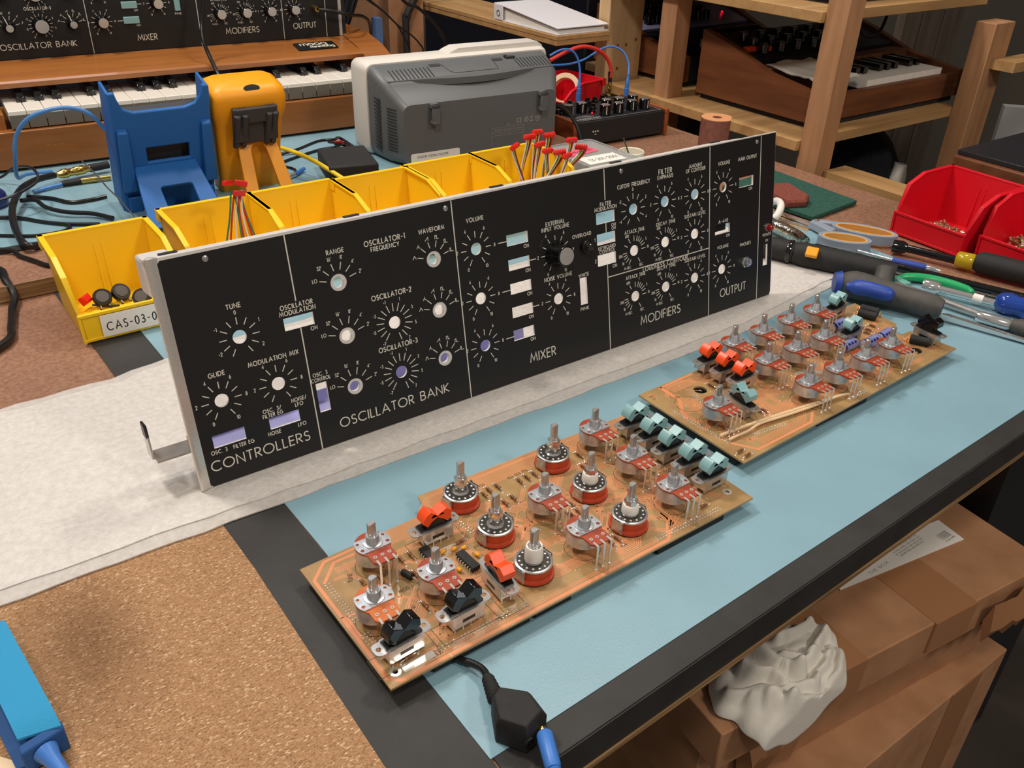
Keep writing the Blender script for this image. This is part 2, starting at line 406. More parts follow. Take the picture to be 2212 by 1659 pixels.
# ================================================================== the room
struct(MB().bx(-4000, 5000, -3500, 4000, -760, -750), 'floor', 'floor', (0, 0, -750))
struct(MB().bx(-3500, 4500, 3000, 3060, -750, 2300), 'wall_back', 'wall_dark', (500, 3000, -750))
struct(MB().bx(2900, 2960, -3000, 3000, -750, 2300), 'wall_right', 'wall_light', (2900, 0, -750))

# ================================================================== bench, sheets and mats
bench = thing('workbench', 'particle board workbench with a black edging band carrying the electronics', 'workbench', (300, 300, -750))
def FE(x): return -334.5+.041*x
b = MB().plate([(-900, FE(-900)+4), (1075, FE(1075)+4), (1075, 1200), (-900, 1200)], -24, -1.3); b.build('bench_top', 'board_brown', bench, world=True)
b = MB(); b.plate([(-900, FE(-900)-1), (1075, FE(1075)-1), (1075, -270), (-900, -270)], -30.5, -26.2); b.build('bottom_edge', 'ply_edge', bench, world=True)
b = MB()
b.plate([(5, FE(5)+6), (55, FE(55)+6), (54, -300), (50, -120), (33, 432), (-16, 432), (4, -100)], 0.02, 0.12)
b.plate([(56, FE(56)+6), (1075, FE(1075)+6), (1075, -265), (56, -300)], -1.25, 0.12)
b.plate([(-900, FE(-900)), (1075, FE(1075)), (1075, FE(1075)+3.9), (-900, FE(-900)+3.9)], -26.1, -0.4)
b.plate([(5, FE(5)+1), (1075, FE(1075)+1), (1075, FE(1075)+13), (5, FE(5)+13)], 0.14, 0.5)
b.build('edging_band', 'rubber_black', bench, world=True, bev=.5)
for x in (-820, 1000):
    for y in (600, 1100): MB().bx(x-40, x+40, y-40, y+40, -750, -24).build('leg', 'pine_z', bench, world=True)
rb = thing('riser_board', 'raised brown board along the rear of the bench under the keyboard', 'board', (0, 800, -1.2))
MB().bx(-900, 815, 434, 1240, -1.2, 16.9).build('board', 'board_brown', rb, world=True)
b = MB().bx(-900, 815, 433, 434, .2, 17.2); b.build('front_edge', 'ply_edge', rb, world=True)
o = single(MB().plate([(54, -311), (880, -281), (872, 428), (32, 428), (50, -100)], .16, 0.7), 'bench_mat', 'mat_blue',
           'pale blue anti-static mat spread under the circuit boards', 'mat', (460, 60, .16))
o = single(MB().bx(-760, 700, 545, 1000, 17.0, 18.6), 'bench_mat', 'mat_blue', 'pale blue mat under the multimeters at the rear of the bench', 'mat', (0, 780, 17))
b = MB().bx(-760, 700, 528, 545, 17.0, 18.4); single(b, 'edging_strip', 'rubber_black', 'long black strip along the front of the rear mat', 'strip', (0, 536, 17))
o = single(MB().plate([(-760, -318), (6, -318), (8, -187), (2, -49), (-2, 60), (-4, 195), (-760, 195)], -1.25, 0.0), 'cork_sheet', 'cork',
           'speckled brown cork sheet with grey smudges at the left of the bench', 'cork', (-350, -60, -1.2))
# packing foam: two layers, slightly wavy edges
def foam(y0, y1, x0, x1, z0, z1, seed, lumps):
    rnd = random.Random(seed); nx, ny = 60, 14; m = MB()
    wav = [rnd.uniform(-1.2, 1.2) for _ in range(nx+1)]; wv2 = [rnd.uniform(-2, 2) for _ in range(nx+1)]
    top = []; bot = []
    for i in range(nx+1):
        t = i/nx; x = x0+(x1-x0)*t
        for j in range(ny+1):
            s = j/ny; yy0 = y0(x)+wav[i]; yy1 = y1(x)+wv2[i]; y = yy0+(yy1-yy0)*s
            lump = 0
            if lumps and x < -14 and 0.05 < s < .98: lump = (0.8*math.sin(x*.031+s*7)*math.sin(s*5+x*.01)+.5*math.sin(x*.07-s*9)+.6)*min(1, (-14-x)/80)*2.0*math.sin(s*PI)
            top.append((x, y, z1+max(0, lump))); bot.append((x, y, z0))
    n = len(top); fs = []; W = ny+1
    for i in range(nx):
        for j in range(ny):
            a = i*W+j; fs.append((a, a+W, a+W+1, a+1)); fs.append((n+a, n+a+1, n+a+W+1, n+a+W))
    for i in range(nx):
        a = i*W; fs.append((a, n+a, n+a+W, a+W)); a += ny; fs.append((a, a+W, n+a+W, n+a))
    for j in range(ny):
        fs.append((j, j+1, n+j+1, n+j)); a = nx*W+j; fs.append((a, n+a, n+a+1, a+1))
    return m.add(top+bot, fs)
single(foam(lambda x: -44-2.5*math.sin(x*.004) if x < 560 else -46+(x-560)*.13, lambda x: 208+min(18, max(0, (x+10)*.25)), -420, 745, 0.8, 1.75, 3, 0),
       'foam_sheet', 'foam_thin', 'lower sheet of thin white packing foam, its edge showing beyond the upper one', 'packing foam', (150, 80, .8))
single(foam(lambda x: -31-3*math.sin(x*.006) if x < 560 else -33+(x-560)*.13, lambda x: 198+min(18, max(0, (x+10)*.25)), -420, 768, 1.8, 2.65, 5, 1),
       'foam_sheet', 'foam', 'upper sheet of thin white packing foam that the black panel stands on', 'packing foam', (150, 80, 1.8))

# ================================================================== synthesizer front panel
TAU = 0.1833
UX = dict(glide=30.5, tune=53.3, mix=75.0, rng=137.1, osc=180.0, wav=223.3, vol=265.2, nv=349.8, cut=445.5, emp=487.3, amt=528.9, out=570.0)
R1, R2, R3 = 132.5, 88.4, 44.5
POTS = [('glide', UX['glide'], 65.8), ('tune', UX['tune'], 110.1), ('mix', UX['mix'], 66.0), ('osc', 180, R2), ('osc', 180, R3),
        ('vol', 265.2, R1), ('vol', 265.2, R2), ('vol', 265.2, R3), ('nv', 349.8, 67.5),
        ('cut', 445.5, 133.9), ('amt', 487.3, 133.9), ('amt', 528.9, 133.9), ('att', 445.5, 93.5), ('att', 487.3, 93.5), ('amt', 528.9, 93.5),
        ('att', 445.5, 47.0), ('att', 487.3, 47.0), ('amt', 528.9, 47.0), ('amt', 570, 134.2), ('amt', 570, 47.2)]
ROTS = [('rng', 137.1, R1), ('rng', 137.1, R2), ('rng', 137.1, R3), ('wav', 223.3, R1), ('wav', 223.3, R2), ('wav', 223.3, R3)]
SLOTS = [(88.0, 112.2, 105.0, 115.0), (17.4, 42.4, 30.0, 40.4), (62.0, 86.8, 30.6, 40.4), (104.0, 113.3, 31.5, 56.4),
         (297, 320, 127.7, 137.7), (297, 320, 105.5, 115.5), (297, 320, 83.7, 93.7), (297, 320, 61.7, 71.7), (296.4, 319.8, 39.8, 50.0), (376, 384.6, 54.6, 81),
         (399, 421.8, 127.3, 138.2), (399, 421.8, 107.4, 118.0), (399, 421.8, 87, 98), (594.3, 616.4, 129, 139.5), (559, 581.4, 85.6, 95.5), (636, 643, 36.2, 60)]
def ticks(mb, u, v, angs, labels, r0=9.9, r1=15.2, rl=19.0, h=2.8, z=0.0):
    for a in angs:
        c, s = math.cos(math.radians(a)), math.sin(math.radians(a))
        mb.ribbon([(u+r0*c, v+r0*s), (u+r1*c, v+r1*s)], .75, z)
    for a, t in labels:
        c, s = math.cos(math.radians(a)), math.sin(math.radians(a))
        text(mb, t, u+rl*c, v+rl*s-h/2, h, .17, .8, .22, z=z)
A11 = [240-30*k for k in range(11)]
def num(lab): return [(240-30*i, t) for i, t in lab]
N10 = num([(0, '0'), (2, '2'), (4, '4'), (6, '6'), (8, '8'), (10, '10')])
A6 = [165, 135, 105, 75, 45, 15]
ATT = ([240, 222, 207, 195, 183, 150, 120, 90, 72, 60, 48, 34, 20, 0, -60], [(240, 'M-SEC.'), (215, '10'), (188, '200'), (120, '600'), (72, '1'), (30, '5'), (2, '10'), (-60, 'SEC.')])
WAVES = [[(0,0),(.5,1),(1,0)], [(0,0),(.5,1),(.5,.3),(1,0)], [(0,0),(.9,1),(.9,0)], [(0,0),(0,1),(.5,1),(.5,0),(1,0)], [(0,0),(0,1),(.38,1),(.38,0),(1,0)], [(0,0),(0,1),(.24,1),(.24,0),(1,0)]]
def panel_ink(mb, z=0.0):
    T = lambda s, u, v, h=3.4, wd=None, wt=.19, wf=.86, gap=.3: text(mb, s, u, v, h, wt, wf, gap, width=wd, z=z)
    for u, segs in ((100.4, [(177, 126.5), (104.8, .3)]), (245.2, [(177, .3)]), (410.6, [(177, 148.9), (127, 118.2), (87, .3)]), (550.2, [(177.5, .3)]), (627, [(177.5, .3)])):
        for a, b_ in segs: mb.ribbon([(u, a), (u, b_)], 1.0, z)
    mb.ribbon([(410.6, 74.3), (550.2, 74.3)], 1.0, z)
    for s, a, b_, v in (('CONTROLLERS', 11.8, 92, 12.2), ('OSCILLATOR BANK', 118.6, 223.8, 13.2), ('MIXER', 312.4, 343, 14.2), ('MODIFIERS', 451.6, 508, 15), ('OUTPUT', 567.4, 608.8, 16.2)):
        text(mb, s, (a+b_)/2, v, 7.8 if v < 14 else 8.6, .125, 1.0, .26, width=b_-a-1, z=z)
    # controllers
    for s, u, v, wd in (('TUNE', 53.2, 132.4, 10.6), ('GLIDE', 30.8, 85.2, 12), ('MODULATION MIX', 75, 85.2, 40), ('OSCILLATOR', 100.3, 121.7, 26), ('MODULATION', 100.3, 117, 29)):
        T(s, u, v, wd=wd)
    T('ON', 111, 100.6, 2.9); T('OSC. 3/', 66, 45.4, 2.9); T('FILTER EG', 66, 41.3, 2.9, 16); T('NOISE/', 88.5, 47.4, 2.9); T('LFO', 88, 43.2, 2.9)
    T('NOISE', 64.5, 26, 2.9); T('LFO', 87.5, 26, 2.9); T('OSC. 3', 20.4, 25.4, 2.9, 12); T('FILTER EG', 39.5, 25.2, 2.9, 16)
    ticks(mb, 53.3, 110.1, A11, num([(1, '-2'), (3, '-1'), (5, '0'), (7, '1'), (9, '2')]), z=z)
    ticks(mb, 30.5, 65.8, A11, N10, z=z); ticks(mb, 75, 66, A11, num([(2, '2'), (4, '4'), (6, '6'), (8, '8')]), z=z)
    # oscillator bank
    T('RANGE', 138, 155.4, wd=14.4); T('OSCILLATOR-1', 181, 155.3, 4, 36); T('FREQUENCY', 180.6, 150.2, wd=25); T('WAVEFORM', 224, 155.6, wd=24)
    T('OSCILLATOR-2', 180.6, 110.8, 4, 36); T('OSCILLATOR-3', 180.4, 66.2, 4, 36); T('OSC. 3', 109.2, 62.4, 2.9, 12); T('CONTROL', 109.2, 58, 2.9, 16)
    for v in (R1, R2, R3):
        ticks(mb, 137.1, v, A6, list(zip(A6, ["LO", "32'", "16'", "8'", "4'", "2'"])), 10.2, 16, 20, z=z)
        ticks(mb, 223.3, v, A6, [], 10.2, 15.4, z=z)
        for a, wv in zip(A6, WAVES):
            c, s = math.cos(math.radians(a)), math.sin(math.radians(a))
            mb.ribbon([(223.3+18.4*c-1.6+3.2*x, v+18.4*s-1.4+2.8*y) for x, y in wv], .55, z)
    for v in (R2, R3):
        ticks(mb, 180, v, [90-20.5*k for k in range(-7, 9)], [(90-20.5*k, str(k)) for k in (-7, -5, -3, -1, 1, 3, 5, 7)], 9.9, 16.5, 19.8, 2.7, z)
    # mixer
    T('VOLUME', 266.6, 156.2, wd=17); T('EXTERNAL', 351, 137.2, wd=21); T('INPUT VOLUME', 351, 132.6, wd=31); T('OVERLOAD', 381, 120, 3.1, 22)
    T('NOISE VOLUME', 351, 86.8, wd=32); T('WHITE', 381, 82, 3, 12); T('PINK', 380.5, 49, 3, 10)
    for v in (R1, R2, R3): ticks(mb, 265.2, v, A11, N10, z=z)
    ticks(mb, 349.8, 110.8, A11, N10, 12.5, 16.6, 20.4, z=z); ticks(mb, 349.8, 67.5, A11, N10, z=z)
    for v in (R1, R2, R3): mb.ribbon([(288, v), (297, v)], .85, z)
    for v in (110.6, 67.2): mb.ribbon([(320, v), (327, v)], .85, z)
    for v in (127.7, 105.5, 83.7, 61.7, 40): T('ON', 317.5, v-4.6, 2.9)
    # modifiers
    T('FILTER', 411, 143.6, 3.4, 13); T('MODULATION', 411, 139.6, 3.2, 27); T('ON', 420, 122.6, 2.9); T('ON', 420, 119.4, 2.6); T('1', 396.4, 112, 3); T('2', 396.4, 91.6, 3)
    T('KEYBOARD', 411, 102.6, 3.1, 21); T('CONTROL', 411, 99, 3, 19); T('ON', 420, 82.6, 2.9)
    T('CUTOFF FREQUENCY', 447, 155.8, 3.4, 41); T('FILTER', 488.3, 161.2, 4.4, 17.4); T('EMPHASIS', 488.3, 156.4, 3.4, 20.4)
    T('AMOUNT', 530, 160.8, 3.2, 18); T('OF CONTOUR', 530, 156.6, 3.2, 27)
    ticks(mb, 445.5, 133.9, A11, num([(1, '-4'), (3, '-2'), (5, '0'), (7, '2'), (9, '4')]), z=z)
    for u, v in ((487.3, 133.9), (528.9, 133.9), (528.9, 93.5), (528.9, 47)): ticks(mb, u, v, A11, N10, z=z)
    for v in (93.5, 47):
        for u, s in ((445.5, 'ATTACK TIME'), (487.3, 'DECAY TIME')):
            T(s, u+1, v+17.7+(1.5 if v < 60 else 0), 3.2, 25.5); ticks(mb, u, v, ATT[0], ATT[1], 9.6, 14.6, 18, 2.5, z)
        T('SUSTAIN LEVEL', 529.4, v+18.4+(1 if v < 60 else 0), 3.2, 30)
    T('LOUDNESS CONTOUR', 487.6, 69.6, 4, 62)
    # output
    T('VOLUME', 571, 157, 3.3, 17); T('MAIN OUTPUT', 606.4, 157, 3.3, 28); T('ON', 612, 124.6, 2.8); T('A-440', 571, 97.2, 3.3, 14); T('ON', 578.6, 81, 2.8)
    T('VOLUME', 571, 70, 3.1, 17); T('PHONES', 606.4, 65.8, 3.2, 16.4); T('POWER', 641, 69.4, 3, 13); T('ON', 641, 63, 2.4)
    ticks(mb, 570, 134.2, A11, N10, z=z); ticks(mb, 570, 47.2, A11, N10, z=z)
pn = thing('synthesizer_panel', 'black drilled synthesizer front panel with white lettering propped upright on foam', 'synthesizer panel', (0, 0, 3.2), rx=PI/2-TAU)
holes = [circ(u, v, 5.3) for _, u, v in POTS]+[circ(u, v, 6.9) for _, u, v in ROTS]+[rect(*s) for s in SLOTS]
face = [(8.5+2, .2), (648, .2), (650, 4), (650, 178.3), (10.5, 177), (8.5, 175), (8.5, 2.2)]
MB().plate(face, -.15, 0, holes).build('face_plate', 'panel_black', pn)
hb = [circ(u, v, 5.3) for _, u, v in POTS]+[circ(u, v, 6.9) for _, u, v in ROTS]+[rect(*s) for s in SLOTS]
MB().plate([(2, 0), (648.4, 0), (650.3, 4), (650.3, 179.2), (2, 179.2)], -2.4, -.16, hb).build('backing_sheet', 'alu_bright', pn)
b = MB(); prof = [(9.5, -.2)]+[(4.2-5.6*math.sin(t*PI/10)*1.0+4.2*(1-t/10), 1.6*math.sin(PI*min(1, t/8))-9*max(0, (t-4)/6)**1.6) for t in range(0, 11)]+[(6, -9), (9.5, -2.4)]
b.loft([[(x, v if v > 9 else .1-min(z, 0)*.2, z) for x, z in prof] for v in (.1, 179.2)]); b.build('end_trim', 'alu', pn, smooth=60)
b = MB(); b.plate([(0, -10.5), (556, -9), (572, -7.5), (590, -5), (600, -2.4), (0, -2.4)], 0, 1.4)
b.v = [(x, 177.8+z, y) for x, y, z in b.v]; b.build('top_flange', 'alu_bright', pn)
b = MB(); b.hexa([(1, 150, -10), (24, 150, -10), (24, 150, -34), (1, 150, -34)], [(1, 178, -10), (24, 178, -10), (24, 178, -34), (1, 178, -34)]); b.build('side_bracket', 'alu_bright', pn, bev=2.5)
for u in (18.5, 159, 296, 431.5, 565):
    MB().bx(u-6.5, u+6.5, 178.4, 180.4, -9.8, -5.6).build('rubber_pad', 'black_matte', pn, bev=.6)
for u, v in ((40.9, 172.2), (239.3, 171.9), (431.3, 172.1), (620.4, 172.8)):
    b = MB(); b.lathe([(2.3, -.1), (2.2, .5), (1.4, .9), (.2, 1.0)], u, v, 16); b.build('rivet', 'steel', pn)
for _, u, v in ROTS:
    b = MB(); b.ring(u, v, -4.4, -.5, 6.7, 4.6); b.build('spacer_washer', 'alu_bright', pn)
inkm = MB(); panel_ink(inkm, .06); inkm.build('lettering', 'ink', pn)
def alu_knob(parent, u, v, z, r=9.0, h=15.5, skirt=11.5):
    b = MB(); n = 40; b.lathe([(skirt, z), (skirt, z+3), (r+.6, z+6), (r+.4, z+h), (r-.2, z+h+.4)], u, v, n); k = b.build('knob', 'black_gloss', parent)
    MB().lathe([(r-1.0, z+h+.4), (r-1.1, z+h+1.0), (.4, z+h+1.1)], u, v, n).build('knob_cap', 'knob_alu', k); return k
alu_knob(pn, 349.6, 110.6, .1)
b = MB(); b.lathe([(6.2, 0), (6, 3.6), (5.0, 4.2)], 384.5, 110.6, 24); lb = b.build('lamp_bezel', 'black', pn)
MB().lathe([(4.2, 4), (4.0, 7.2), (2.8, 9.2), (.6, 10)], 384.5, 110.6, 20).build('lens', 'lamp_dark', lb)
b = MB(); b.lathe([(6.4, 0), (6.2, 1.6), (5.2, 2.2), (5.2, 4.6), (4.4, 5)], 607, 47, 6); b.ring(607, 47, 4.9, 5.6, 4.4, 2.9); b.build('phone_jack', 'chrome', pn)
b = MB(); b.ring(641.6, 78.4, 0, 1.6, 4.6, 3.4, 20); lb = b.build('power_lamp_bezel', 'chrome', pn)
MB().lathe([(3.5, .2), (3.4, 4.4), (2.4, 6.6), (.5, 7.4)], 641.6, 78.4, 18).build('power_lens', 'lamp_red', lb)
b = MB(); b.bx(12, 330, 24.4, 25.6, -34, -9); b.bx(12, 330, 25.6, 37, -34, -33); b.build('chassis_rail', 'metal_blue_sheen', pn)
MB().bx(559.5, 578.5, 88, 95, -12, -3.4).build('switch_body', 'black', pn)
b = MB(); b.bx(2, 9, 28, 42, -12, -10.6); b.bx(-22, 9, 28, 29.4, -34, -10.6); b.bx(-23.4, -22, 28, 46, -34, -20); b.build('foot_bracket', 'steel', pn)
b = MB(); b.bx(-23.9, -21.5, 44, 56, -33, -21); b.build('bracket_cap', 'black', pn, bev=1.5)
# ================================================================== circuit boards
def rot2(x, y, a): return (x*math.cos(a)-y*math.sin(a), x*math.sin(a)+y*math.cos(a))
def shaft_mb(z0, z1, r, flat, zf, ang):
    b = MB(); b.M = Matrix.Rotation(ang, 4, 'Z')
    b.lathe([(r, z0), (r, zf)], 0, 0, 20); b.lathe([(r, zf), (r, z1-.5), (r-.5, z1)], 0, 0, 20, flat=flat); return b
def make_pot(board):
    b = MB(); b.lathe([(11.2, 8.2), (12.0, 8.8), (12.0, 18.6), (11.6, 19.0)], 0, 0, 40)
    p = b.build('potentiometer', 'zinc', board)
    b = MB(); b.lathe([(12.2, 18.6), (12.2, 19.5)], 0, 0, 40)
    b.plate([(-8.4, -9), (8.4, -9), (8.4, -17), (6, -20), (-6, -20), (-8.4, -17)], 18.6, 19.9)
    b.build('wafer', 'phenolic', p)
    b = MB(); out = [(12.2*math.cos(a), 12.2*math.sin(a)) for a in [math.radians(k) for k in range(-34, 35, 6)]]
    out += [(-x, y) for x, y in reversed(out)]
    b.plate(out, 19.55, 20.4, [circ(9.4, 3.4, 1.1, 10), circ(-9.4, 3.4, 1.1, 10), circ(-9.2, -3.6, 1.3, 10), circ(9.2, -3.6, 1.3, 10)])
    b.lathe([(6.6, 20.4), (6.4, 21.2), (4.7, 21.5)], 0, 0, 28)
    for k in range(6): b.lathe([(4.15, 21.4+k*.95), (4.4, 21.9+k*.95), (4.15, 22.35+k*.95)], 0, 0, 20)
    b.build('bushing', 'zinc', p)
    shaft_mb(27, 36.5, 3.05, 1.1, 28.6, 0.25).build('shaft', 'steel', p)
    for k in (-5.2, 0, 5.2):
        b = MB(); b.ring(k, -13.4, 19.9, 20.35, 1.35, .6, 14)
        b.bx(k*1.12-.75, k*1.12+.75, -21.4, -16.6, 19.9, 20.3); b.bx(k*1.12-.75, k*1.12+.75, -21.8, -21.35, .4, 20.3)
        b.lathe([(1.3, .05), (.9, .7), (.3, 1.0)], k*1.12, -21.6, 10)
        b.build('terminal', 'solder', p)
    return p
def make_rotary(board, sleeve):
    b = MB(); b.lathe([(14.3, 1.2), (14.3, 2.6), (13.2, 2.8), (12.4, 4), (12.6, 8), (12.2, 9.9)], 0, 0, 40)
    p = b.build('rotary_switch', 'phenolic_red', board)
    MB().lathe([(14.0, .1), (14.4, 1.15)], 0, 0, 36).build('base_ring', 'black_matte', p)
    b = MB(); b.lathe([(12.4, 10.0), (12.9, 10.5), (12.9, 11.3), (12.2, 11.6)], 0, 0, 40)
    for k in range(2):
        a = PI*k+.16; b.M = Matrix.Rotation(a, 4, 'Z'); b.bx(13.0, 13.9, -4.6, 4.6, 1.6, 11.4); b.bx(11, 13.7, -4.2, 4.2, 10.6, 11.4)
        b.bx(13.7, 14.6, 3, 4.2, 8.6, 12.2)
    b.M = Matrix.Identity(4)
    b.build('detent_frame', 'steel', p)
    MB().lathe([(11.4, 11.5), (11.2, 11.9), (6.4, 12.0)], 0, 0, 40).build('face_disc', 'dark_metal', p)
    b = MB()
    for k in range(14):
        a = 2*PI*k/14; b.M = Matrix.Rotation(a, 4, 'Z'); b.lathe([(.95, 11.9), (.8, 12.3), (.3, 12.45)], 9.6, 0, 8)
    b.M = Matrix.Identity(4); b.build('contact_rivets', 'solder', p)
    b = MB(); b.lathe([(6.2, 12), (5.2, 12.6), (4.9, 13)], 0, 0, 24); b.lathe([(4.9, 13), (4.9, 24), (4.5, 24.6)], 0, 0, 8); b.build('bushing', 'chrome', p, smooth=20)
    b = shaft_mb(24.6, 37.2, 3.15, 1.2, 26.6, .2); b.lathe([(3.6, 24.6), (3.5, 26)], 0, 0, 20); b.build('shaft', 'steel', p)
    if sleeve:
        b = MB(); b.lathe([(6.3, 13.2), (6.3, 13.2+sleeve*.4), (5.9, 13.2+sleeve-1), (5.4, 13.2+sleeve)], 0, 0, 28); b.build('nylon_sleeve', 'nylon', p)
    return p
def make_switch(board, cap, tilt=0.0):
    b = MB(); b.plate(rrect(-19, 19, -5.2, 5.2, 3.6), 13.2, 14.0, [circ(-15.6, 0, 1.7, 14), circ(15.6, 0, 1.7, 14)])
    b.bx(-12, 12, -6, -5.5, 4, 14); b.bx(-12, 12, 5.5, 6, 4, 14); b.bx(-11.8, 11.8, -5.4, 5.4, 4.6, 13.1)
    for x in (-9, -3, 3, 9):
        for y in (-3.4, 3.4): b.bx(x-.4, x+.4, y-.6, y+.6, .1, 4.6)
    p = b.build('slide_switch', 'steel', board)
    b = MB(); b.plate([(-5, -4.8), (5, -4.8), (12.6, -3.4), (12.6, 3.4), (5, 4.8), (-5, 4.8), (-12.6, 3.4), (-12.6, -3.4)], 14.05, 15.4)
    prof = [(-7.5, 15.4), (7.5, 15.4), (3.2, 21.5), (-3.2, 21.5)]
    b.loft([[(x, y, z) for x, z in prof] for y in (3.6, -3.6)])
    b.bx(-4.6, 4.6, -6.06, -6.0, 7, 9.6)
    b.build('slider_body', 'black', p)
    top = [(-10.8, 19.6), (-11.2, 21.0), (-9.9, 24.8), (-7.2, 28.2), (-5.2, 29.4)]
    top = [(-11.2, 20.2), (-10.8, 23.0), (-9.0, 26.4), (-6.0, 29.0), (0, 24.6), (6.4, 29.0), (11.4, 25.8), (11.2, 20.4), (8.6, 17.6), (4.4, 20.6), (0, 23.0), (-4.2, 20.4), (-7.2, 16.6), (-8.0, 17.6)]
    c, s = math.cos(tilt), math.sin(tilt)
    top = [(x*c-(z-19)*s, 19+x*s+(z-19)*c) for x, z in top]
    b = MB(); b.plate([(x, -z) for x, z in top][::-1], -4.7, 4.7); b.v = [(x, z, -y) for x, y, z in b.v]
    b.build('rocker_cap', cap, p, bev=.35)
    return p
def at(o, x, y, rz=0.0, z=0.0, tilt=0.0):
    o.location = (x*S, y*S, z*S); o.rotation_euler = (tilt, 0, rz); return o
def resistor(board, x, y, ang, L=6.6, name='resistor', mats=('resistor', 'solder', 'silk')):
    b = MB(); b.spin((-L/2, 0, 2.0), (L/2, 0, 2.0), [(0, .7), (.04, 1.15), (.2, 1.25), (.28, 1.0), (.72, 1.0), (.8, 1.25), (.96, 1.15), (1, .7)], 12)
    b.c = 1; b.tube([(-L/2-3, 0, .1), (-L/2-2.7, 0, 1.6), (-L/2-1.6, 0, 2), (-L/2+.2, 0, 2)], .32, 6, 3); b.tube([(L/2+3, 0, .1), (L/2+2.7, 0, 1.6), (L/2+1.6, 0, 2), (L/2-.2, 0, 2)], .32, 6, 3)
    for e in (-1, 1): b.lathe([(1.0, .04), (.7, .5), (.25, .7)], e*(L/2+3), 0, 8)
    b.c = 2
    for t in (-1.3, -.2, .9): b.spin((t, 0, 2), (t+.5, 0, 2), [(0, 1.03), (1, 1.03)], 12)
    return at(b.build(name, mats, board), x, y, ang)
def bundle(mb, pts, n, pitch, wd, z):
    """n parallel copies of a polyline, offset sideways"""
    for k in range(n):
        d = (k-(n-1)/2)*pitch; out = []
        for i, p in enumerate(pts):
            a = pts[max(i-1, 0)]; c = pts[min(i+1, len(pts)-1)]
            def nrm(u, v):
                l = math.hypot(v[0]-u[0], v[1]-u[1]) or 1; return (-(v[1]-u[1])/l, (v[0]-u[0])/l)
            n1 = nrm(a, p) if i else nrm(p, c); n2 = nrm(p, c) if i < len(pts)-1 else n1
            q = (n1[0]+n2[0], n1[1]+n2[1]); l2 = (q[0]**2+q[1]**2)/2 or 1
            out.append((p[0]+q[0]*d/l2, p[1]+q[1]*d/l2))
        mb.ribbon(out, wd, z)
def scatter(mb, rnd, n, x0, x1, y0, y1, wd, z):
    for _ in range(n):
        x, y = rnd.uniform(x0, x1), rnd.uniform(y0, y1); a = rnd.choice([0, 45, 90, 135, 180, 225, 270, 315]); P = [(x, y)]
        for _ in range(rnd.randint(2, 4)):
            l = rnd.uniform(6, 26); x2, y2 = x+l*math.cos(math.radians(a)), y+l*math.sin(math.radians(a))
            if not (x0 < x2 < x1 and y0 < y2 < y1): break
            x, y = x2, y2; P.append((x, y)); a += rnd.choice([-45, 45])
        if len(P) > 1: bundle(mb, P, rnd.randint(1, 4), 1.3, wd, z)
def dots(mb, a, b, n, rows=1, gap=2.6, r=.75, rnd=None):
    dx, dy = b[0]-a[0], b[1]-a[1]; l = math.hypot(dx, dy); nx, ny = -dy/l, dx/l
    for k in range(n):
        for q in range(rows):
            t = k/(n-1); x, y = a[0]+dx*t+nx*gap*q, a[1]+dy*t+ny*gap*q
            mb.lathe([(r, .03), (r*.75, .5), (r*.2, .75)], x, y, 7)
class Traces:                                  # every wide copper trace is a part of its own
    def __init__(s, board): s.b = board
    def ribbon(s, pts, w, z): MB().ribbon(pts, w, z).build('copper_trace', 'trace', s.b)
def silks(mb, board, pots, sws, words):
    for x, y in pots: MB().ribbon(circ(x, y, 12.6, 36)+[circ(x, y, 12.6, 36)[0]], .35, .05).build('silk_outline', 'silk', board)
    for x, y, r in sws:
        a, b = (20, 8) if not r else (8, 20); q = rect(x-a, x+a, y-b-2, y+b-2); MB().ribbon(q+[q[0]], .35, .05).build('silk_outline', 'silk', board)
    for s, x, y, h, a in words:
        t = MB(); text(t, s, 0, 0, h, .16, .85, .26); c_, s_ = math.cos(a), math.sin(a)
        mb.add([(x+c_*p[0]-s_*p[1], y+s_*p[0]+c_*p[1], .05) for p in t.v], t.f)
BT = 12.0                                     # height of the boards' component side above the bench
# ---------------- left board
pcb = thing('circuit_board', 'left circuit board with six red rotary switches and five blue rocker caps', 'circuit board', (15.14, -263.5, BT), .0106)
out1 = [(12.6, 15.0), (323, 14.4), (323, 152.8), (115.2, 157.4), (111.2, 137.2), (10.9, 134.6)]
MB().plate(out1, -1.6, 0, [circ(21, 24.6, 1.7, 16), circ(312.1, 30.4, 1.7, 16)]).build('board', 'pcb', pcb)
tr = Traces(pcb)
tr.ribbon([(70, 133.6), (27, 132), (14.2, 119.4), (14.6, 80)], 2.2, .03); tr.ribbon([(14.6, 80), (14.8, 23), (21, 17.2), (236, 16.8), (252, 29), (252, 41)], 2.4, .03)
tr.ribbon([(48, 127.8), (32.3, 127.8), (18.6, 113.5)], 2.2, .03); tr.ribbon([(17, 79.5), (17.2, 58)], 1.6, .03); tr.ribbon([(17.4, 79), (24, 79)], 1.2, .03)
tr.ribbon([(135, 100), (150, 112), (163, 112)], 2.4, .03); tr.ribbon([(150, 75), (160, 84), (170, 84)], 2, .03); tr.ribbon([(196, 62), (218, 40), (240, 40)], 2, .03); tr.ribbon([(262, 60), (285, 78), (300, 78)], 1.8, .03)
for k in range(4): tr.ribbon([(240+3.4*k, 22+k*1.2), (252+3.4*k, 34-k), (252+3.4*k, 50-k), (262+3.4*k, 60-k)], 1.3, .03)
td = MB(); rnd = random.Random(11)
bundle(td, [(66, 129), (104, 129.4), (121, 145.5), (318, 143.5)], 10, 1.5, .8, .02)
bundle(td, [(122, 154), (250, 152.2), (320, 150.5)], 4, 1.5, .8, .02)
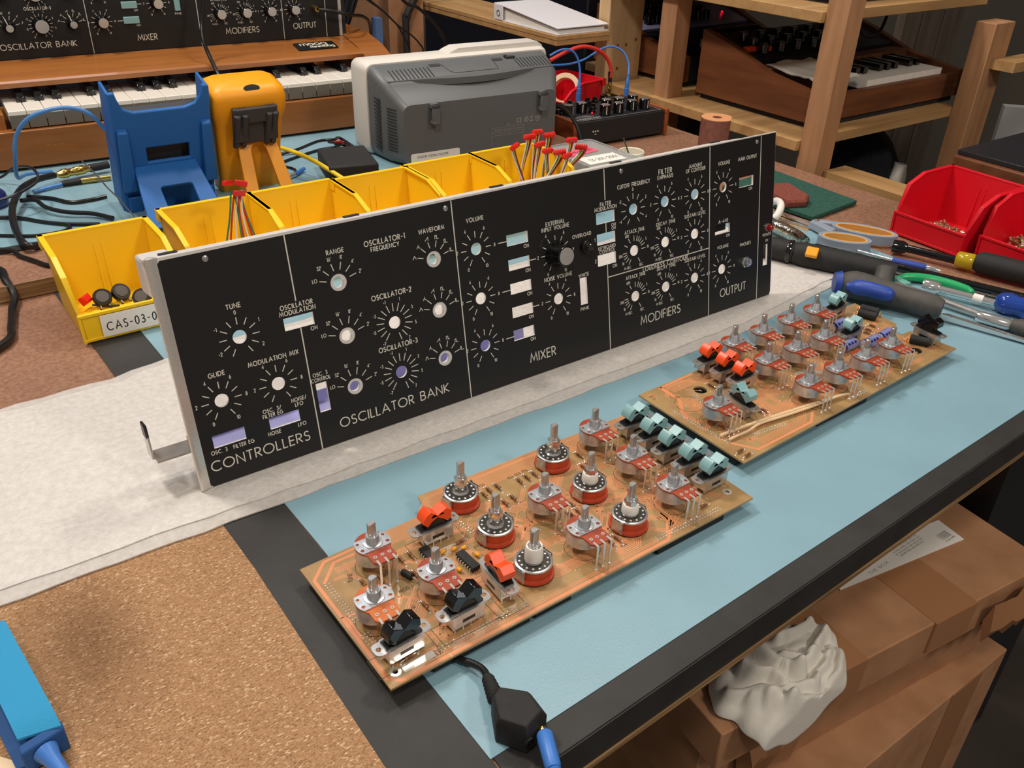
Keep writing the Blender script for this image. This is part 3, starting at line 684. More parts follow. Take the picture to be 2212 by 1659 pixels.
bundle(td, [(30, 120), (60, 120), (70, 112), (118, 112), (128, 122), (150, 122)], 4, 1.5, .85, .02)
bundle(td, [(44, 52), (60, 68), (92, 68), (104, 56), (130, 56), (150, 36), (232, 36)], 6, 1.6, .85, .02)
bundle(td, [(30, 20.8), (230, 20.4)], 2, 1.5, .85, .02)
bundle(td, [(150, 120), (166, 104), (196, 104), (216, 124), (236, 124)], 5, 1.5, .85, .02)
bundle(td, [(160, 62), (182, 62), (206, 86), (250, 86), (262, 98), (300, 98)], 5, 1.6, .85, .02)
bundle(td, [(196, 26), (214, 26), (230, 44), (230, 60), (250, 70)], 5, 1.5, .85, .02)
bundle(td, [(245, 150), (262, 118), (290, 118)], 4, 1.5, .85, .02)
scatter(td, rnd, 130, 20, 318, 24, 128, .8, .018); td.build('fine_traces', 'trace_dim', pcb)
sd = MB()
dots(sd, (18.3, 111.2), (19.2, 72), 15, 2); dots(sd, (17.5, 60), (18.8, 37), 9, 3, 2.4); dots(sd, (46, 22.6), (116, 22.8), 27, 2, 2.6); dots(sd, (230, 20.6), (292, 18.6), 24, 2, 2.6)
dots(sd, (123.2, 114), (125.1, 101), 6, 2); dots(sd, (291, 89), (292, 74), 7, 2)
for k in range(70): sd.lathe([(.6, .03), (.4, .35), (.1, .5)], rnd.uniform(24, 316), rnd.uniform(28, 126), 6)
for x, y in ((21, 24.6), (312.1, 30.4)): MB().ring(x, y, .02, .12, 3.6, 1.75, 24).build('eyelet', 'solder', pcb)
MB().bx(25.5, 47, 29-8, 34.4-8, .02, .1).build('solder_patch', 'solder', pcb)
sd.build('solder_joints', 'solder', pcb)
P1 = [(30.5, 65.8), (53.3, 110.1), (75, 66), (180, 88.4), (180, 44.5), (265.2, 132.5), (265.2, 88.4), (265.2, 44.5)]
P2 = [(349.8, 67.5), (445.5, 133.9), (487.3, 133.9), (528.9, 133.9), (445.5, 93.5), (487.3, 93.5), (528.9, 93.5), (445.5, 47), (487.3, 47), (528.9, 47), (570, 134.2), (570, 47.2)]
SW1 = [(100, 109.5, 0), (108.6, 44, 1), (75, 34.5, 0), (31, 34.5, 0)]+[(304.5, v, 0) for v in (128, 106.5, 86, 63.4, 42)]
sk = MB(); silks(sk, pcb, P1, SW1[:4], [('SW21', 48, 20.6, 2.6, 0), ('SW22', 99, 22, 2.6, 0), ('TUNE', 36, 108, 2.8, 1.2), ('MOD MIX', 62, 78, 2.6, 0), ('R54', 186, 136, 2.4, 0), ('R53', 193, 136.4, 2.4, 0), ('R52', 200, 136.8, 2.4, 0), ('R27', 155, 140, 2.4, 0), ('R26', 162, 140.4, 2.4, 0), ('R44', 206, 29, 2.4, 0), ('R2', 36, 93, 2.6, 1.5), ('R1', 57, 63, 2.6, 1.5), ('SW20', 122, 86, 2.4, 0), ('R43', 274, 112, 2.4, 0), ('V3', 247, 36, 2.4, 0)])
sk.build('silk_print', 'silk', pcb)
pot = make_pot(pcb); first = True
def put_pot(board, x, y, rz, tilt=0.0, wafer=None):
    global first
    o = pot if first else copy_tree(pot, board)
    first = False
    return at(o, x, y, rz, 0, tilt)
for k, (x, y) in enumerate(P1[1:]+P1[:1]): glide_pot = put_pot(pcb, x, y, 0.0)
rot_a = make_rotary(pcb, 0); rot_b = make_rotary(pcb, 6.5); rot_c = make_rotary(pcb, 11)
at(rot_a, 137.1, 132.5)
at(copy_tree(rot_a, pcb), 137.1, 88.4); at(copy_tree(rot_a, pcb), 223.3, 132.5)
at(rot_c, 137.1, 44.5); at(rot_b, 223.3, 88.4); at(copy_tree(rot_b, pcb), 223.3, 44.5)
sw_o = make_switch(pcb, 'orange', -.12); sw_k = make_switch(pcb, 'black_gloss', .1); sw_b = make_switch(pcb, 'cap_blue', -.08)
at(sw_o, 100, 109.5); at(copy_tree(sw_o, pcb), 108.6, 44, -PI/2-.05); at(sw_k, 75, 34.5, .03); at(copy_tree(sw_k, pcb), 31, 34, .05)
for i, (x, y, r) in enumerate(SW1[4:]): at(sw_b if i == 0 else copy_tree(sw_b, pcb), x, y, .02*(i % 3-1))
for x, y, a in ((70.2, 103.7, -1.5), (77.8, 103.4, -1.5), (38.9, 98, -1.5), (61.7, 58.5, -1.5), (32.4, 28, .1), (156.1, 129.5, -1.55), (162.1, 132, -1.5), (170, 132, -1.5), (163.3, 113, -1.5), (171.8, 114.4, -1.5), (188, 128.2, -1.55), (195.3, 128.4, -1.5), (202.6, 128.5, -1.5), (247.4, 128.7, -1.5), (277.5, 120.2, -1.5), (240, 114.6, -1.5), (245, 114, -1.5), (195.4, 74.7, -1.5), (201.9, 74.9, -1.5), (199.3, 36.6, -1.5), (205.6, 37, -1.5), (283.4, 27.6, .05), (282, 69, -1.5), (71, 86, -1.5), (112.8, 95.8, .1), (203, 84, -1.4)):
    resistor(pcb, x, y, a)
b = MB(); b.spin((-4.2, 0, 2.6), (4.2, 0, 2.6), [(0, 2.1), (.03, 2.4), (.97, 2.4), (1, 2.1)], 14); b.c = 1; b.tube([(-7.5, 0, .2), (-6.8, 0, 2.6), (-4, 0, 2.6)], .4, 6, 3); b.tube([(7.5, 0, .2), (6.8, 0, 2.6), (4, 0, 2.6)], .4, 6, 3)
at(b.build('diode', ['black_matte', 'solder'], pcb), 66, 88, -1.25)
def make_ic(board):
    b = MB(); b.bx(-9.6, 9.6, -3.2, 3.2, 1.2, 4.6); b.c = 1
    for k in range(7):
        for e in (-1, 1): b.bx(-8.2+k*2.54, -7.4+k*2.54, e*3.9-.3, e*3.9+.3, .1, 3); b.bx(-8.2+k*2.54, -7.4+k*2.54, min(e*3.0, e*3.9), max(e*3.0, e*3.9), 2.6, 3)
    return b.build('integrated_circuit', ['black_matte', 'solder'], board)
ic = make_ic(pcb); at(ic, 106, 76.2, -1.52); at(copy_tree(ic, pcb), 87.7, 94, -1.52)
for i, (x, y, a) in enumerate(((97.2, 93.9, .4), (105.1, 92, .2), (79.5, 90, .3), (111.2, 89.3, .1), (115.1, 78.6, -1.4), (97, 73, -1.3))):
    b = MB(); b.spin((-2.1, 0, 2), (2.1, 0, 2), [(0, .6), (.15, 1.3), (.85, 1.3), (1, .6)], 10); b.c = 1; b.tube([(-4.4, 0, .1), (-4, 0, 1.8), (-2, 0, 2)], .3, 5, 2); b.tube([(4.4, 0, .1), (4, 0, 1.8), (2, 0, 2)], .3, 5, 2)
    at(b.build('axial_capacitor', ['switch_amber', 'solder'], pcb), x, y, a)
def conn(board, x0, x1, y0, y1, h=BT-2.55):
    b = MB(); b.bx(x0, x1, y0, y1, -1.65-h+.2+.0, -1.65); return b.build('header_connector', 'black_matte', board, bev=.4)
conn(pcb, 44, 116, 19, 27); conn(pcb, 228, 296, 17.5, 25.5); conn(pcb, 16, 24, 70, 112); conn(pcb, 120, 150, 19, 27); conn(pcb, 312, 320, 40, 130)
# ---------------- right board
pcb2 = thing('circuit_board', 'right circuit board with three orange rocker caps and violet capacitors', 'circuit board', (41.06, -229.65, BT), .0138)
out2 = [(325.5, 13.6), (654, 22.6), (648.5, 70.5), (633, 71), (632, 77), (651.5, 88), (657, 143), (326.2, 136)]
MB().plate(out2, -1.6, 0, [circ(378.9, 111, 6.2, 24), circ(614.6, 45, 8.0, 24)]).build('board', 'pcb', pcb2)
tr = Traces(pcb2)
tr.ribbon([(351, 134), (351, 110), (337, 92), (333.8, 84)], 3.6, .03); tr.ribbon([(351, 134), (394, 135.6)], 2.4, .03); tr.ribbon([(338, 38), (350, 19.5), (420, 20.5), (436, 31)], 2.6, .03)
tr.ribbon([(630, 100), (648, 112), (652, 136)], 4, .03); tr.ribbon([(610, 120), (640, 128)], 3, .03); tr.ribbon([(560, 60), (575, 75), (575, 98), (560, 108)], 2.6, .03); tr.ribbon([(620, 62), (640, 64)], 3, .03)
td = MB(); rnd = random.Random(23)
bundle(td, [(354, 108), (354, 92), (368, 80), (372, 70)], 7, 1.7, .85, .02); bundle(td, [(400, 60), (412, 50), (470, 52), (486, 66), (540, 66)], 7, 1.6, .85, .02)
bundle(td, [(360, 26), (415, 26), (432, 40), (500, 40)], 5, 1.6, .8, .02); bundle(td, [(356, 126), (400, 127), (420, 112), (460, 112), (480, 128), (560, 128)], 7, 1.5, .8, .02)
bundle(td, [(400, 80), (430, 70), (540, 74), (560, 92)], 6, 1.6, .8, .02); bundle(td, [(520, 32), (560, 34), (580, 52), (610, 56), (640, 30)], 2, 1.8, .8, .02)
bundle(td, [(470, 100), (510, 104), (540, 118), (600, 120)], 6, 1.5, .8, .02)
scatter(td, rnd, 140, 332, 640, 28, 132, .8, .018); td.build('fine_traces', 'trace_dim', pcb2)
sd = MB()
dots(sd, (331, 98), (336, 40), 22, 2); dots(sd, (363, 34.6), (400, 30), 14, 2); dots(sd, (480, 23.6), (506, 24), 12, 2); dots(sd, (366.8, 108.8), (362, 85), 9, 2); dots(sd, (440, 75), (520, 80), 14, 2, 4)
for k in range(90): sd.lathe([(.65, .03), (.45, .4), (.1, .55)], rnd.uniform(332, 640), rnd.uniform(28, 130), 6)
MB().plate([(470, 78), (480, 82), (492, 80), (500, 70), (502, 60), (497, 60), (494, 70), (486, 75), (474, 74)], .02, .4).build('solder_patch', 'solder', pcb2); MB().plate([(500, 104), (516, 108), (522, 114), (518, 116), (505, 112)], .02, .4).build('solder_patch', 'solder', pcb2)
sd.build('solder_joints', 'solder', pcb2)
sk = MB(); silks(sk, pcb2, P2+[(353, 100)], [], [('VR3', 352, 113, 2.4, 0), ('R12', 334, 126, 2.6, 0), ('C4', 333, 122, 2.2, 0)]); sk.build('silk_print', 'silk', pcb2)
for k, (x, y) in enumerate(P2): put_pot(pcb2, x, y, (.0, .04, -.03)[k % 3])
for ch in glide_pot.children:
    if ch.name.startswith('wafer'):
        ch.data = ch.data.copy(); ch.data.materials[0] = pbr('phenolic_orange', 'c2662c', .4); ch['label'] = 'orange terminal wafer'
def put(src, x, y, rz): return at(copy_tree(src, pcb2), x, y, rz)
for v in (132, 112, 92): put(sw_o, 410.4, v, .02)
put(sw_b, 378, 64, -PI/2-.1); put(sw_b, 605.5, 134, .1); put(sw_b, 570.5, 91, .05); put(sw_k, 639, 48, -PI/2-.05)
for x, y, a in ((391.1, 109.5, -1.5), (334.1, 25.1, .1), (334.7, 17.8, .1), (394.4, 56.7, -1.5), (398.4, 54.3, -1.5), (622.5, 98, -1.2), (611.2, 95, -1.2), (604, 92, -1.2), (348.6, 57, -1.5)): resistor(pcb2, x, y, a)
for x, y, a in ((585, 114.4, .0), (556, 82, .0), (580, 73.5, .05), (606, 74, .08)):
    b = MB(); b.spin((-11, 0, 5.6), (11, 0, 5.6), [(0, 4.9), (.02, 5.4), (.06, 5.5), (.09, 5.1), (.12, 5.5), (.98, 5.5), (1, 5)], 22); b.c = 1
    b.spin((-11.2, 0, 5.6), (-11, 0, 5.6), [(0, 4.4), (1, 4.9)], 20); b.tube([(-11, 0, 5.6), (-13, 0, 5.2), (-13.4, 0, .1)], .4, 6, 3); b.tube([(11, 0, 5.6), (13, 0, 5.2), (13.4, 0, .1)], .4, 6, 3)
    b.c = 2; b.spin((-10.4, 0, 5.6), (-7.4, 0, 5.6), [(0, 5.56), (1, 5.56)], 22)
    for q in range(3): b.hexa([(-5+q*5, -4.4, 8.9), (-2+q*5, -4.4, 8.9), (-2+q*5, -2.6, 10.2), (-5+q*5, -2.6, 10.2)], [(-5+q*5, -4.8, 9.2), (-2+q*5, -4.8, 9.2), (-2+q*5, -2.9, 10.6), (-5+q*5, -2.9, 10.6)])
    at(b.build('electrolytic_capacitor', ['cap_violet', 'solder', 'navy'], pcb2), x, y, a)
for x, y, a in ((634.4, 112.7, -1.2), (646, 118, -1.2), (628.3, 48, -1.1)):
    b = MB(); b.spin((-9.5, 0, 5), (9.5, 0, 5), [(0, 3.6), (.03, 4.5), (.16, 4.7), (.2, 4.3), (.8, 4.3), (.84, 4.7), (.97, 4.5), (1, 3.6)], 20); b.c = 1
    b.tube([(9, 0, 5), (11.4, 0, 4.4), (12, 0, .1)], .45, 6, 3); b.tube([(-9, 0, 5), (-11.4, 0, 4.4), (-12, 0, .1)], .45, 6, 3)
    at(b.build('ferrite_inductor', ['black_matte', 'gold'], pcb2), x, y, a)
b = MB(); b.tube([(338, 48.4, .6), (340, 48, 2.6), (378.7, 43.8, 3), (408.6, 39.6, 3.2), (440, 35.5, 3), (474, 30.4, 2.6)], 1.5, 8); b.build('sleeved_jumper', 'tape_cream', pcb2)
b = MB(); b.tube([(339, 40.6, .6), (341, 40.4, 2.4), (360, 39.6, 2.8), (378, 41, 3), (408, 36.6, 3), (440, 33, 2.8), (470, 30, 4), (486, 28.6, 1)], 1.2, 8); b.build('sleeved_jumper', 'tape_cream', pcb2)
conn(pcb2, 434, 506, 22, 29); conn(pcb2, 329, 337, 24, 104)
# ================================================================== hopper bins and what is in them
def bin_mb(W=105.0, D=112.0, H=75.0, lip=30.0):
    """open-fronted stacking bin, front at y=0, x centred"""
    t = 2.2; h = W/2; b = MB()
    prof = [(0, 0), (D-8, 0), (D, H), (48, H), (18, H-11), (3, lip), (0, lip)]
    for s in (-1, 1):
        def X(z): return s*(h-4+4*z/H)
        out = [(X(z), y, z) for y, z in prof]; inn = [(X(z)-s*t, y, z) for y, z in prof]
        n = len(prof); v = out+inn; f = [tuple(range(n)) if s < 0 else tuple(reversed(range(n))), tuple(reversed(range(n, 2*n))) if s < 0 else tuple(range(n, 2*n))]
        for i in range(n):
            j = (i+1) % n; f.append((j, i, i+n, j+n) if s < 0 else (i, j, j+n, i+n))
        b.add(v, f)
    b.bx(-h+5, h-5, 1, D-9, 0, t)
    b.hexa([(-h+5, D-10, t), (h-5, D-10, t), (h-5, D-8, t), (-h+5, D-8, t)], [(-h+2.3, D-2, H), (h-2.3, D-2, H), (h-2.3, D, H), (-h+2.3, D, H)])
    b.bx(-h+4, h-4, 0, t, 0.1, lip)
    for x in (-4, 4): b.hexa([(x-1.3, D-11.5, 6), (x+1.3, D-11.5, 6), (x+1.3, D-10, 6), (x-1.3, D-10, 6)], [(x-1.3, D-4.5, H-16), (x+1.3, D-4.5, H-16), (x+1.3, D-3, H-16), (x-1.3, D-3, H-16)])
    r = MB(); p2 = [(D+3, H), (48, H), (18, H-11), (3.4, lip+4)]
    for s in (-1, 1):
        for (y0, z0), (y1, z1) in zip(p2, p2[1:]):
            w0, w1 = 4.6, 4.6 if z1 > lip+5 else 2.6
            X0 = s*(h-4+4*z0/H); X1 = s*(h-4+4*z1/H)
            q = [(X0-s*3.2, y0, z0+.1), (X0+s*(w0-2), y0, z0+.1), (X1+s*(w1-2), y1, z1+.1), (X1-s*3.2, y1, z1+.1)]
            lo = [(x, y, z-2.4) for x, y, z in q]
            if s < 0: q = q[::-1]; lo = lo[::-1]
            r.hexa(lo[::-1], q[::-1])
        r.bx(min(s*(h+.2), s*(h+2.6)), max(s*(h+.2), s*(h+2.6)), D-9, D+3, H-12, H-1)
    r.bx(-h-2.4, h+2.4, D-2.4, D+3, H-3, H+.1)
    r.bx(-h+2, h-2, -1.6, 1.5, lip-3, lip+.4); r.bx(-h+2, h-2, -1.4, .2, 1, 4)
    g = MB()
    for s in (-1, 1): g.hexa([(s*(h-3.5)-1.5, -1.2, 0.1), (s*(h-3.5)+1.5, -1.2, 0.1), (s*(h-3.5)+1.5, 1, 0.1), (s*(h-3.5)-1.5, 1, .1)], [(s*(h-2.6)-1.5, -1.2, lip), (s*(h-2.6)+1.5, -1.2, lip), (s*(h-2.6)+1.5, 1, lip), (s*(h-2.6)-1.5, 1, lip)])
    return b, r, g
def make_bin(mat, label, loc, rz=0.0, group=None, H=75.0):
    t = thing('hopper_bin', label, 'bin', loc, rz, group)
    b, r, g = bin_mb(H=H); b.build('bin_body', mat, t); r.build('rim', mat, t, bev=.5); g.build('front_post', mat, t)
    return t
YG = 'yellow bins in a row'
bin0 = make_bin('yellow', 'yellow bin at the left end of the row with a handwritten front label', (34, 291, .8), 0, YG)
b = MB(); b.bx(-32, 47, -2.3, -1.75, 3.4, 26.5); card = b.build('label_card', 'paper', bin0)
b = MB(); text(b, 'CAS-03-000-001', 0, 0, 8.5, .13, .62, .26, 'l', width=80); b.v = [(x-27, -2.36, z+9.5) for x, z, y in b.v]; b.f = [f[::-1] for f in b.f]
b.build('handwriting', 'print_black', card)
YL = ['yellow bin with a bunch of thin wires sticking up, second in the row', 'empty yellow bin next to the one with thin wires, third in the row', 'empty yellow bin in the middle of the row in front of the oscilloscope cables',
      'empty yellow bin just left of the bin full of red plugs', 'yellow bin at the right end of the row full of red plugs']
for i, (x, y) in enumerate(((157, 308), (262, 309), (365.5, 304), (467, 310), (571, 311))):
    o = copy_tree(bin0); o.location = (x*S, y*S, .0008 if i < 1 else .0008); o['label'] = YL[i]
    ROOT[o.name] = Matrix.Translation((x, y, .8))
    for ch in list(o.children):
        if ch.name.startswith('label_card'):
            for g in list(ch.children): bpy.data.objects.remove(g)
            bpy.data.objects.remove(ch)
# wire harnesses: a red plug and its ribbon of wires
def harness(base, top, ang, cols, label, group, plugs=1, dz=0.0, spread=4.0, lean=(0, 0), pm='red', tilt=0.3):
    t = thing('wire_harness', label, 'wire harness', base, 0, group)
    tx, ty, tz = [top[i]-base[i] for i in range(3)]
    b = MB(); b.M = Matrix.Translation((tx, ty, tz)) @ Matrix.Rotation(ang, 4, 'Z') @ Matrix.Rotation(tilt, 4, 'Y') @ Matrix.Rotation(.35, 4, 'X')
    b.bx(-8.5, 8.5, -2.6, 2.6, 0, 4.2); b.bx(-8, 8, -3.4, -2.6, 2.4, 5.6)
    for k in range(6): b.bx(-7.4+k*2.7, -5.8+k*2.7, -2.2, 2.2, 4.2, 6.2)
    b.build('plug', pm, t, bev=.3)
    n = len(cols); ca, sa = math.cos(ang), math.sin(ang)
    for k, c in enumerate(cols):
        o = (k-(n-1)/2)*12/max(n-1, 1)*.8; rr = random.Random(k*7+int(base[0]))
        p = [(o*.25+rr.uniform(-1, 1), rr.uniform(-2, 2), .3), (tx*.45+lean[0]+o*.3, ty*.45+lean[1]+rr.uniform(-1, 1), tz*.5), (tx+o*ca*.8, ty+o*sa*.8, tz-7), (tx+o*ca, ty+o*sa, tz+1)]
        MB().tube(p, .95, 6, 5).build('wire', c, t)
W4 = ['wire_white', 'wire_green', 'wire_yellow', 'black', 'wire_red', 'wire_white']
HG = 'wire harnesses with red plugs'
for i, (bx_, tp, a, l) in enumerate([
    ((572, 345, 3.4), (541, 352, 97), .45, 'harness with an orange-red plug at the far left of the bunch'),
    ((560, 365, 3.4), (572, 362, 103), -.1, 'harness with a red plug at the top left of the bunch'),
    ((590, 372, 3.4), (592, 372, 104), .1, 'harness with a red plug at the top middle of the bunch'),
    ((600, 365, 3.4), (612, 370, 98), -.35, 'harness with a red plug at the top right of the bunch'),
    ((576, 350, 3.4), (582, 352, 94), .2, 'harness with a red plug just below the top middle plug'),
    ((610, 350, 3.4), (586, 340, 88), .2, 'harness with a dark toothed red plug in the middle of the bunch'),
    ((566, 335, 3.4), (606, 338, 84), -.45, 'harness with a toothed red plug low in the middle, wires leaning left'),
    ((592, 330, 3.4), (611, 330, 80), .3, 'harness with the lowest red plug of the bunch, wires fanned out below'),
    ((618, 345, 3.4), (634, 350, 93), -.05, 'harness with a red plug standing straight at the right of the bunch'),
    ((586, 346, 3.4), (650, 346, 82), -1.0, 'harness with a red plug at the far right tipped sideways')]):
    harness(bx_, tp, a, W4 if i % 3 else W4[:5], l, HG, lean=(0, 4), tilt=.1*((i % 3)-1))
t = thing('wire_harness', 'thin red, green and white wires with three red plugs, second yellow bin', 'wire harness', (166, 352, 3.4), 0)
for k, (x, y, z, a) in enumerate(((0, 5, 90, .6), (14, 4, 88, -.3), (8, -4, 80, .2))):
    b = MB(); b.M = Matrix.Translation((x, y, z+17)) @ Matrix.Rotation(a, 4, 'Z') @ Matrix.Rotation(.25, 4, 'Y'); b.bx(-6.5, 6.5, -2.4, 2.4, 0, 5); b.bx(-5, 5, -3.2, -2.4, 1, 6); b.build('plug', 'red', t, bev=.4)
for k, (c, x0, y0, x1) in enumerate((('wire_green', -22, -8, 4), ('wire_red', -16, -12, 5), ('wire_white', -6, -16, 6), ('wire_green', 2, -18, 8), ('wire_red', 6, -16, 9), ('wire_white', 14, -18, 10), ('wire_red', 22, -12, 12), ('wire_green', 28, -8, 11))):
    MB().tube([(x0*.7, y0, .3), (x0*.8, y0*.8, 30), (x0*.3+x1*.5, y0*.2, 74), (x1+(k%3-1)*3, 0, 101)], 1.0, 6, 6).build('wire', c, t)
# first bin: three round parts, two red plugs, a few wires
RG = 'round parts in the labelled bin'
disc = thing('round_component', 'black round part with leads, left of the three in the labelled bin', 'electronic part', (20, 358, 3.4), 0, RG, rx=.75)
b = MB(); b.lathe([(9.4, 0), (9.6, 1), (9.6, 5), (9.0, 6)], 0, 10, 28); b.build('body', 'black', disc)
b = MB(); b.lathe([(6.6, 6), (6.4, 6.6), (1, 6.7)], 0, 10, 24); b.build('face', 'tool_gray', disc)
b = MB(); b.bx(-5, -3.6, -2, 2, 2, 3.4); b.bx(3.6, 5, -2, 2, 2, 3.4); b.build('solder_lug', 'solder', disc)
for x in (-4.3, 4.3): MB().tube([(x, 0, 2.4), (x*1.4, -8, 1), (x*2.4, -22, 4), (x*2, -30, 8)], 1.1, 6).build('lead', 'black_matte', disc)
for x, y, rz, l in ((41, 362, .3, 'black round part with leads, middle of the three in the labelled bin'), (52, 338, -.5, 'black round part with leads, right of the three beside the panel end')):
    o = copy_tree(disc); o.location = (x*S, y*S, .0034); o.rotation_euler[2] = rz; o['label'] = l
for x, y, rz, l in ((6, 362, .8, 'red plug leaning in the labelled bin beside the round parts'), (46, 318, .3, 'red plug lying behind the front lip of the labelled bin')):
    t = thing('plug_lead', l, 'plug', (x, y, 3.4), rz)
    b = MB(); b.M = Matrix.Translation((0, 0, 6 if x < 20 else 0)) @ Matrix.Rotation(-.6 if x < 20 else 0, 4, 'X'); b.bx(-6, 6, -3, 3, 1, 10); b.bx(-5, 5, -4, -3, 3, 9); b.build('plug', 'red', t, bev=.4)
    MB().tube([(0, -3, 5), (6, -14, 2), (12, -26, 1.2)], 1.2, 6).build('lead', 'black_matte', t)
# red bins on the right
RB = 'red bins at the right'
red1 = make_bin('red_bin', 'red bin with a shallow heap of screws, beside the scissors', (950, -2.5, .1), -PI/2-.03, RB)
red2 = make_bin('red_bin', 'red bin with a heap of shiny screws at the right edge, cut by the frame', (966, -113, .1), -PI/2-.03, RB)
scr = MB(); scr.rod((0, 0, 0), (5, 0, 0), 1.0, n=8); scr.spin((5, 0, 0), (6.6, 0, 0), [(0, 2.2), (.6, 2.2), (1, 1.2)], 10); scr.ring(2.2, 0, -1.6, -.8, 2.8, 1.3, 12)
SL = ('small brass-toned screw in the heap in the red bin beside the scissors', 'small brass-toned screw in the heap in the red bin at the right edge')
so = None; rnd = random.Random(5)
for k in range(170):
    q = 0 if k < 70 else 1
    u, v = rnd.gauss(0, .42), rnd.gauss(0, .42); u, v = max(-1, min(1, u)), max(-1, min(1, v))
    cx, cy = ((1008, 6) if q == 0 else (1030, -98)); x, y = cx+u*20, cy+v*36; z = 4.4+(12 if q == 0 else 26)*max(0, 1-(u*u+v*v)**.5)*rnd.uniform(.3, 1)
    if so is None: so = scr.build('screw', 'screws'); o = so
    else: o = so.copy(); COL.objects.link(o)
    o.location = (x*S, y*S, z*S); o.rotation_euler = (rnd.uniform(0, 6), rnd.uniform(-.6, .6), rnd.uniform(0, 6)); tag(o, SL[q], 'screw', 'screws in red bin '+('beside the scissors' if q == 0 else 'at the right edge'))

# ================================================================== handheld meters
hs = thing('multimeter', 'bright blue handheld meter case leaning back on its stand, seen from behind', 'multimeter', (164, 594, 19.2), -.02)
Lh = math.radians(14)
b = MB(); b.M = Matrix.Rotation(Lh, 4, 'X')
k = MB(); outl = [(-58, 0), (54, 0), (57, 40), (58, 158), (50, 160), (46, 146), (40, 138), (28, 134), (-34, 134), (-45, 139), (-50, 152), (-52, 160), (-60, 160), (-60, 40)]
hole = [(-24, 66), (28, 66), (28, 86), (-24, 86)]
k.plate([(x, -z) for x, z in outl][::-1], -6, 0, [[(x, -z) for x, z in hole]]); b.add([(x, z, -y) for x, y, z in k.v], k.f)
for s, x in ((-1, -60), (1, 54)): b.hexa([(x, 0, 0), (x+4, 0, 0), (x+4, 42, 0), (x, 42, 0)], [(x, 0, 158), (x+4, 0, 158), (x+4, 34, 158), (x, 34, 158)])
b.bx(-58, 56, 0, 42, 0, 5)
for s in (-1, 1):
    x = s*50; b.hexa([(x-8, -16, 34), (x+8, -16, 34), (x+8, 0, 30), (x-8, 0, 30)], [(x-6, -12, 112), (x+6, -12, 112), (x+6, 0, 118), (x-6, 0, 118)])
    b.bx(s*46-8, s*46+8, -12, 0, 0, 24)
b.build('case', 'holster_blue', hs, bev=1.6)
k = MB(); k.plate([(-38, 0), (38, 0), (47, 92), (-47, 92)], -2.5, 2.5, [rrect(-17, 22, 34, 76, 4)])
b = MB(); b.M = Matrix.Translation((-4, -20, 58)) @ Matrix.Rotation(math.radians(217), 4, 'X'); b.add(k.v, k.f); b.build('kickstand', 'holster_blue', hs, bev=1)
b = MB(); b.M = Matrix.Rotation(Lh, 4, 'X'); b.bx(-52, 50, 9, 36, 12, 122); b.build('meter_body', 'meter_gray', hs, bev=3)
ym = thing('multimeter', 'yellow handheld meter leaning back on its yellow stand beside the blue one', 'multimeter', (277, 620, 19.2), -.02)
Ly = math.radians(12)
def sec(z, x, d0, d1, r): return [(px, py, z) for px, py in rrect(-x, x, d0, d1, r, 4)]
b = MB(); b.M = Matrix.Rotation(Ly, 4, 'X')
b.loft([sec(0, 40, -18, 26, 8), sec(4, 43, -21, 28, 9), sec(60, 44, -21, 28, 9), sec(100, 46, -24, 28, 10), sec(116, 50, -30, 28, 12), sec(134, 50, -32, 28, 12), sec(145, 47, -29, 26, 12), sec(150, 38, -20, 20, 10)])
b.build('case', 'meter_yellow', ym, smooth=50)
b = MB(); b.M = Matrix.Rotation(Ly, 4, 'X')
b.bx(-24, 30, -40, -33, 108, 128); b.bx(-20, 26, -34.5, -31.5, 78, 108)
for x in (-22, -12, 20, 28):
    b.rod((x, -41, 121), (x-2, -33, 74), 4.6, 4.0, n=14)
b.bx(-27, -8, -39, -32, 82, 128); b.bx(16, 32, -39, -32, 82, 128)
b.build('probe_clip', 'meter_gray', ym, bev=1.5)
b = MB(); b.M = Matrix.Rotation(Ly, 4, 'X') @ Matrix.Translation((4, -24.2, 147.4)) @ Matrix.Rotation(.72, 4, 'X') @ Matrix.Scale(.45, 4, (0, 1, 0)); b.lathe([(11, -1), (10.6, .9), (1, 1.0)], 0, 0, 24); b.build('hang_hole', 'black', ym)
k = MB(); k.plate([(-25, 0), (25, 0), (34, 88), (-34, 88)], -2, 2, [[(11*math.cos(PI*i/8), 28-12*math.sin(PI*i/8)) for i in range(9)]+[(-16, 84), (16, 84)]])
b = MB(); b.M = Matrix.Translation((6, -34, 80)) @ Matrix.Rotation(.04, 4, 'Z') @ Matrix.Rotation(math.radians(244), 4, 'X'); b.add(k.v, k.f); b.build('kickstand', 'meter_yellow', ym, bev=.8)

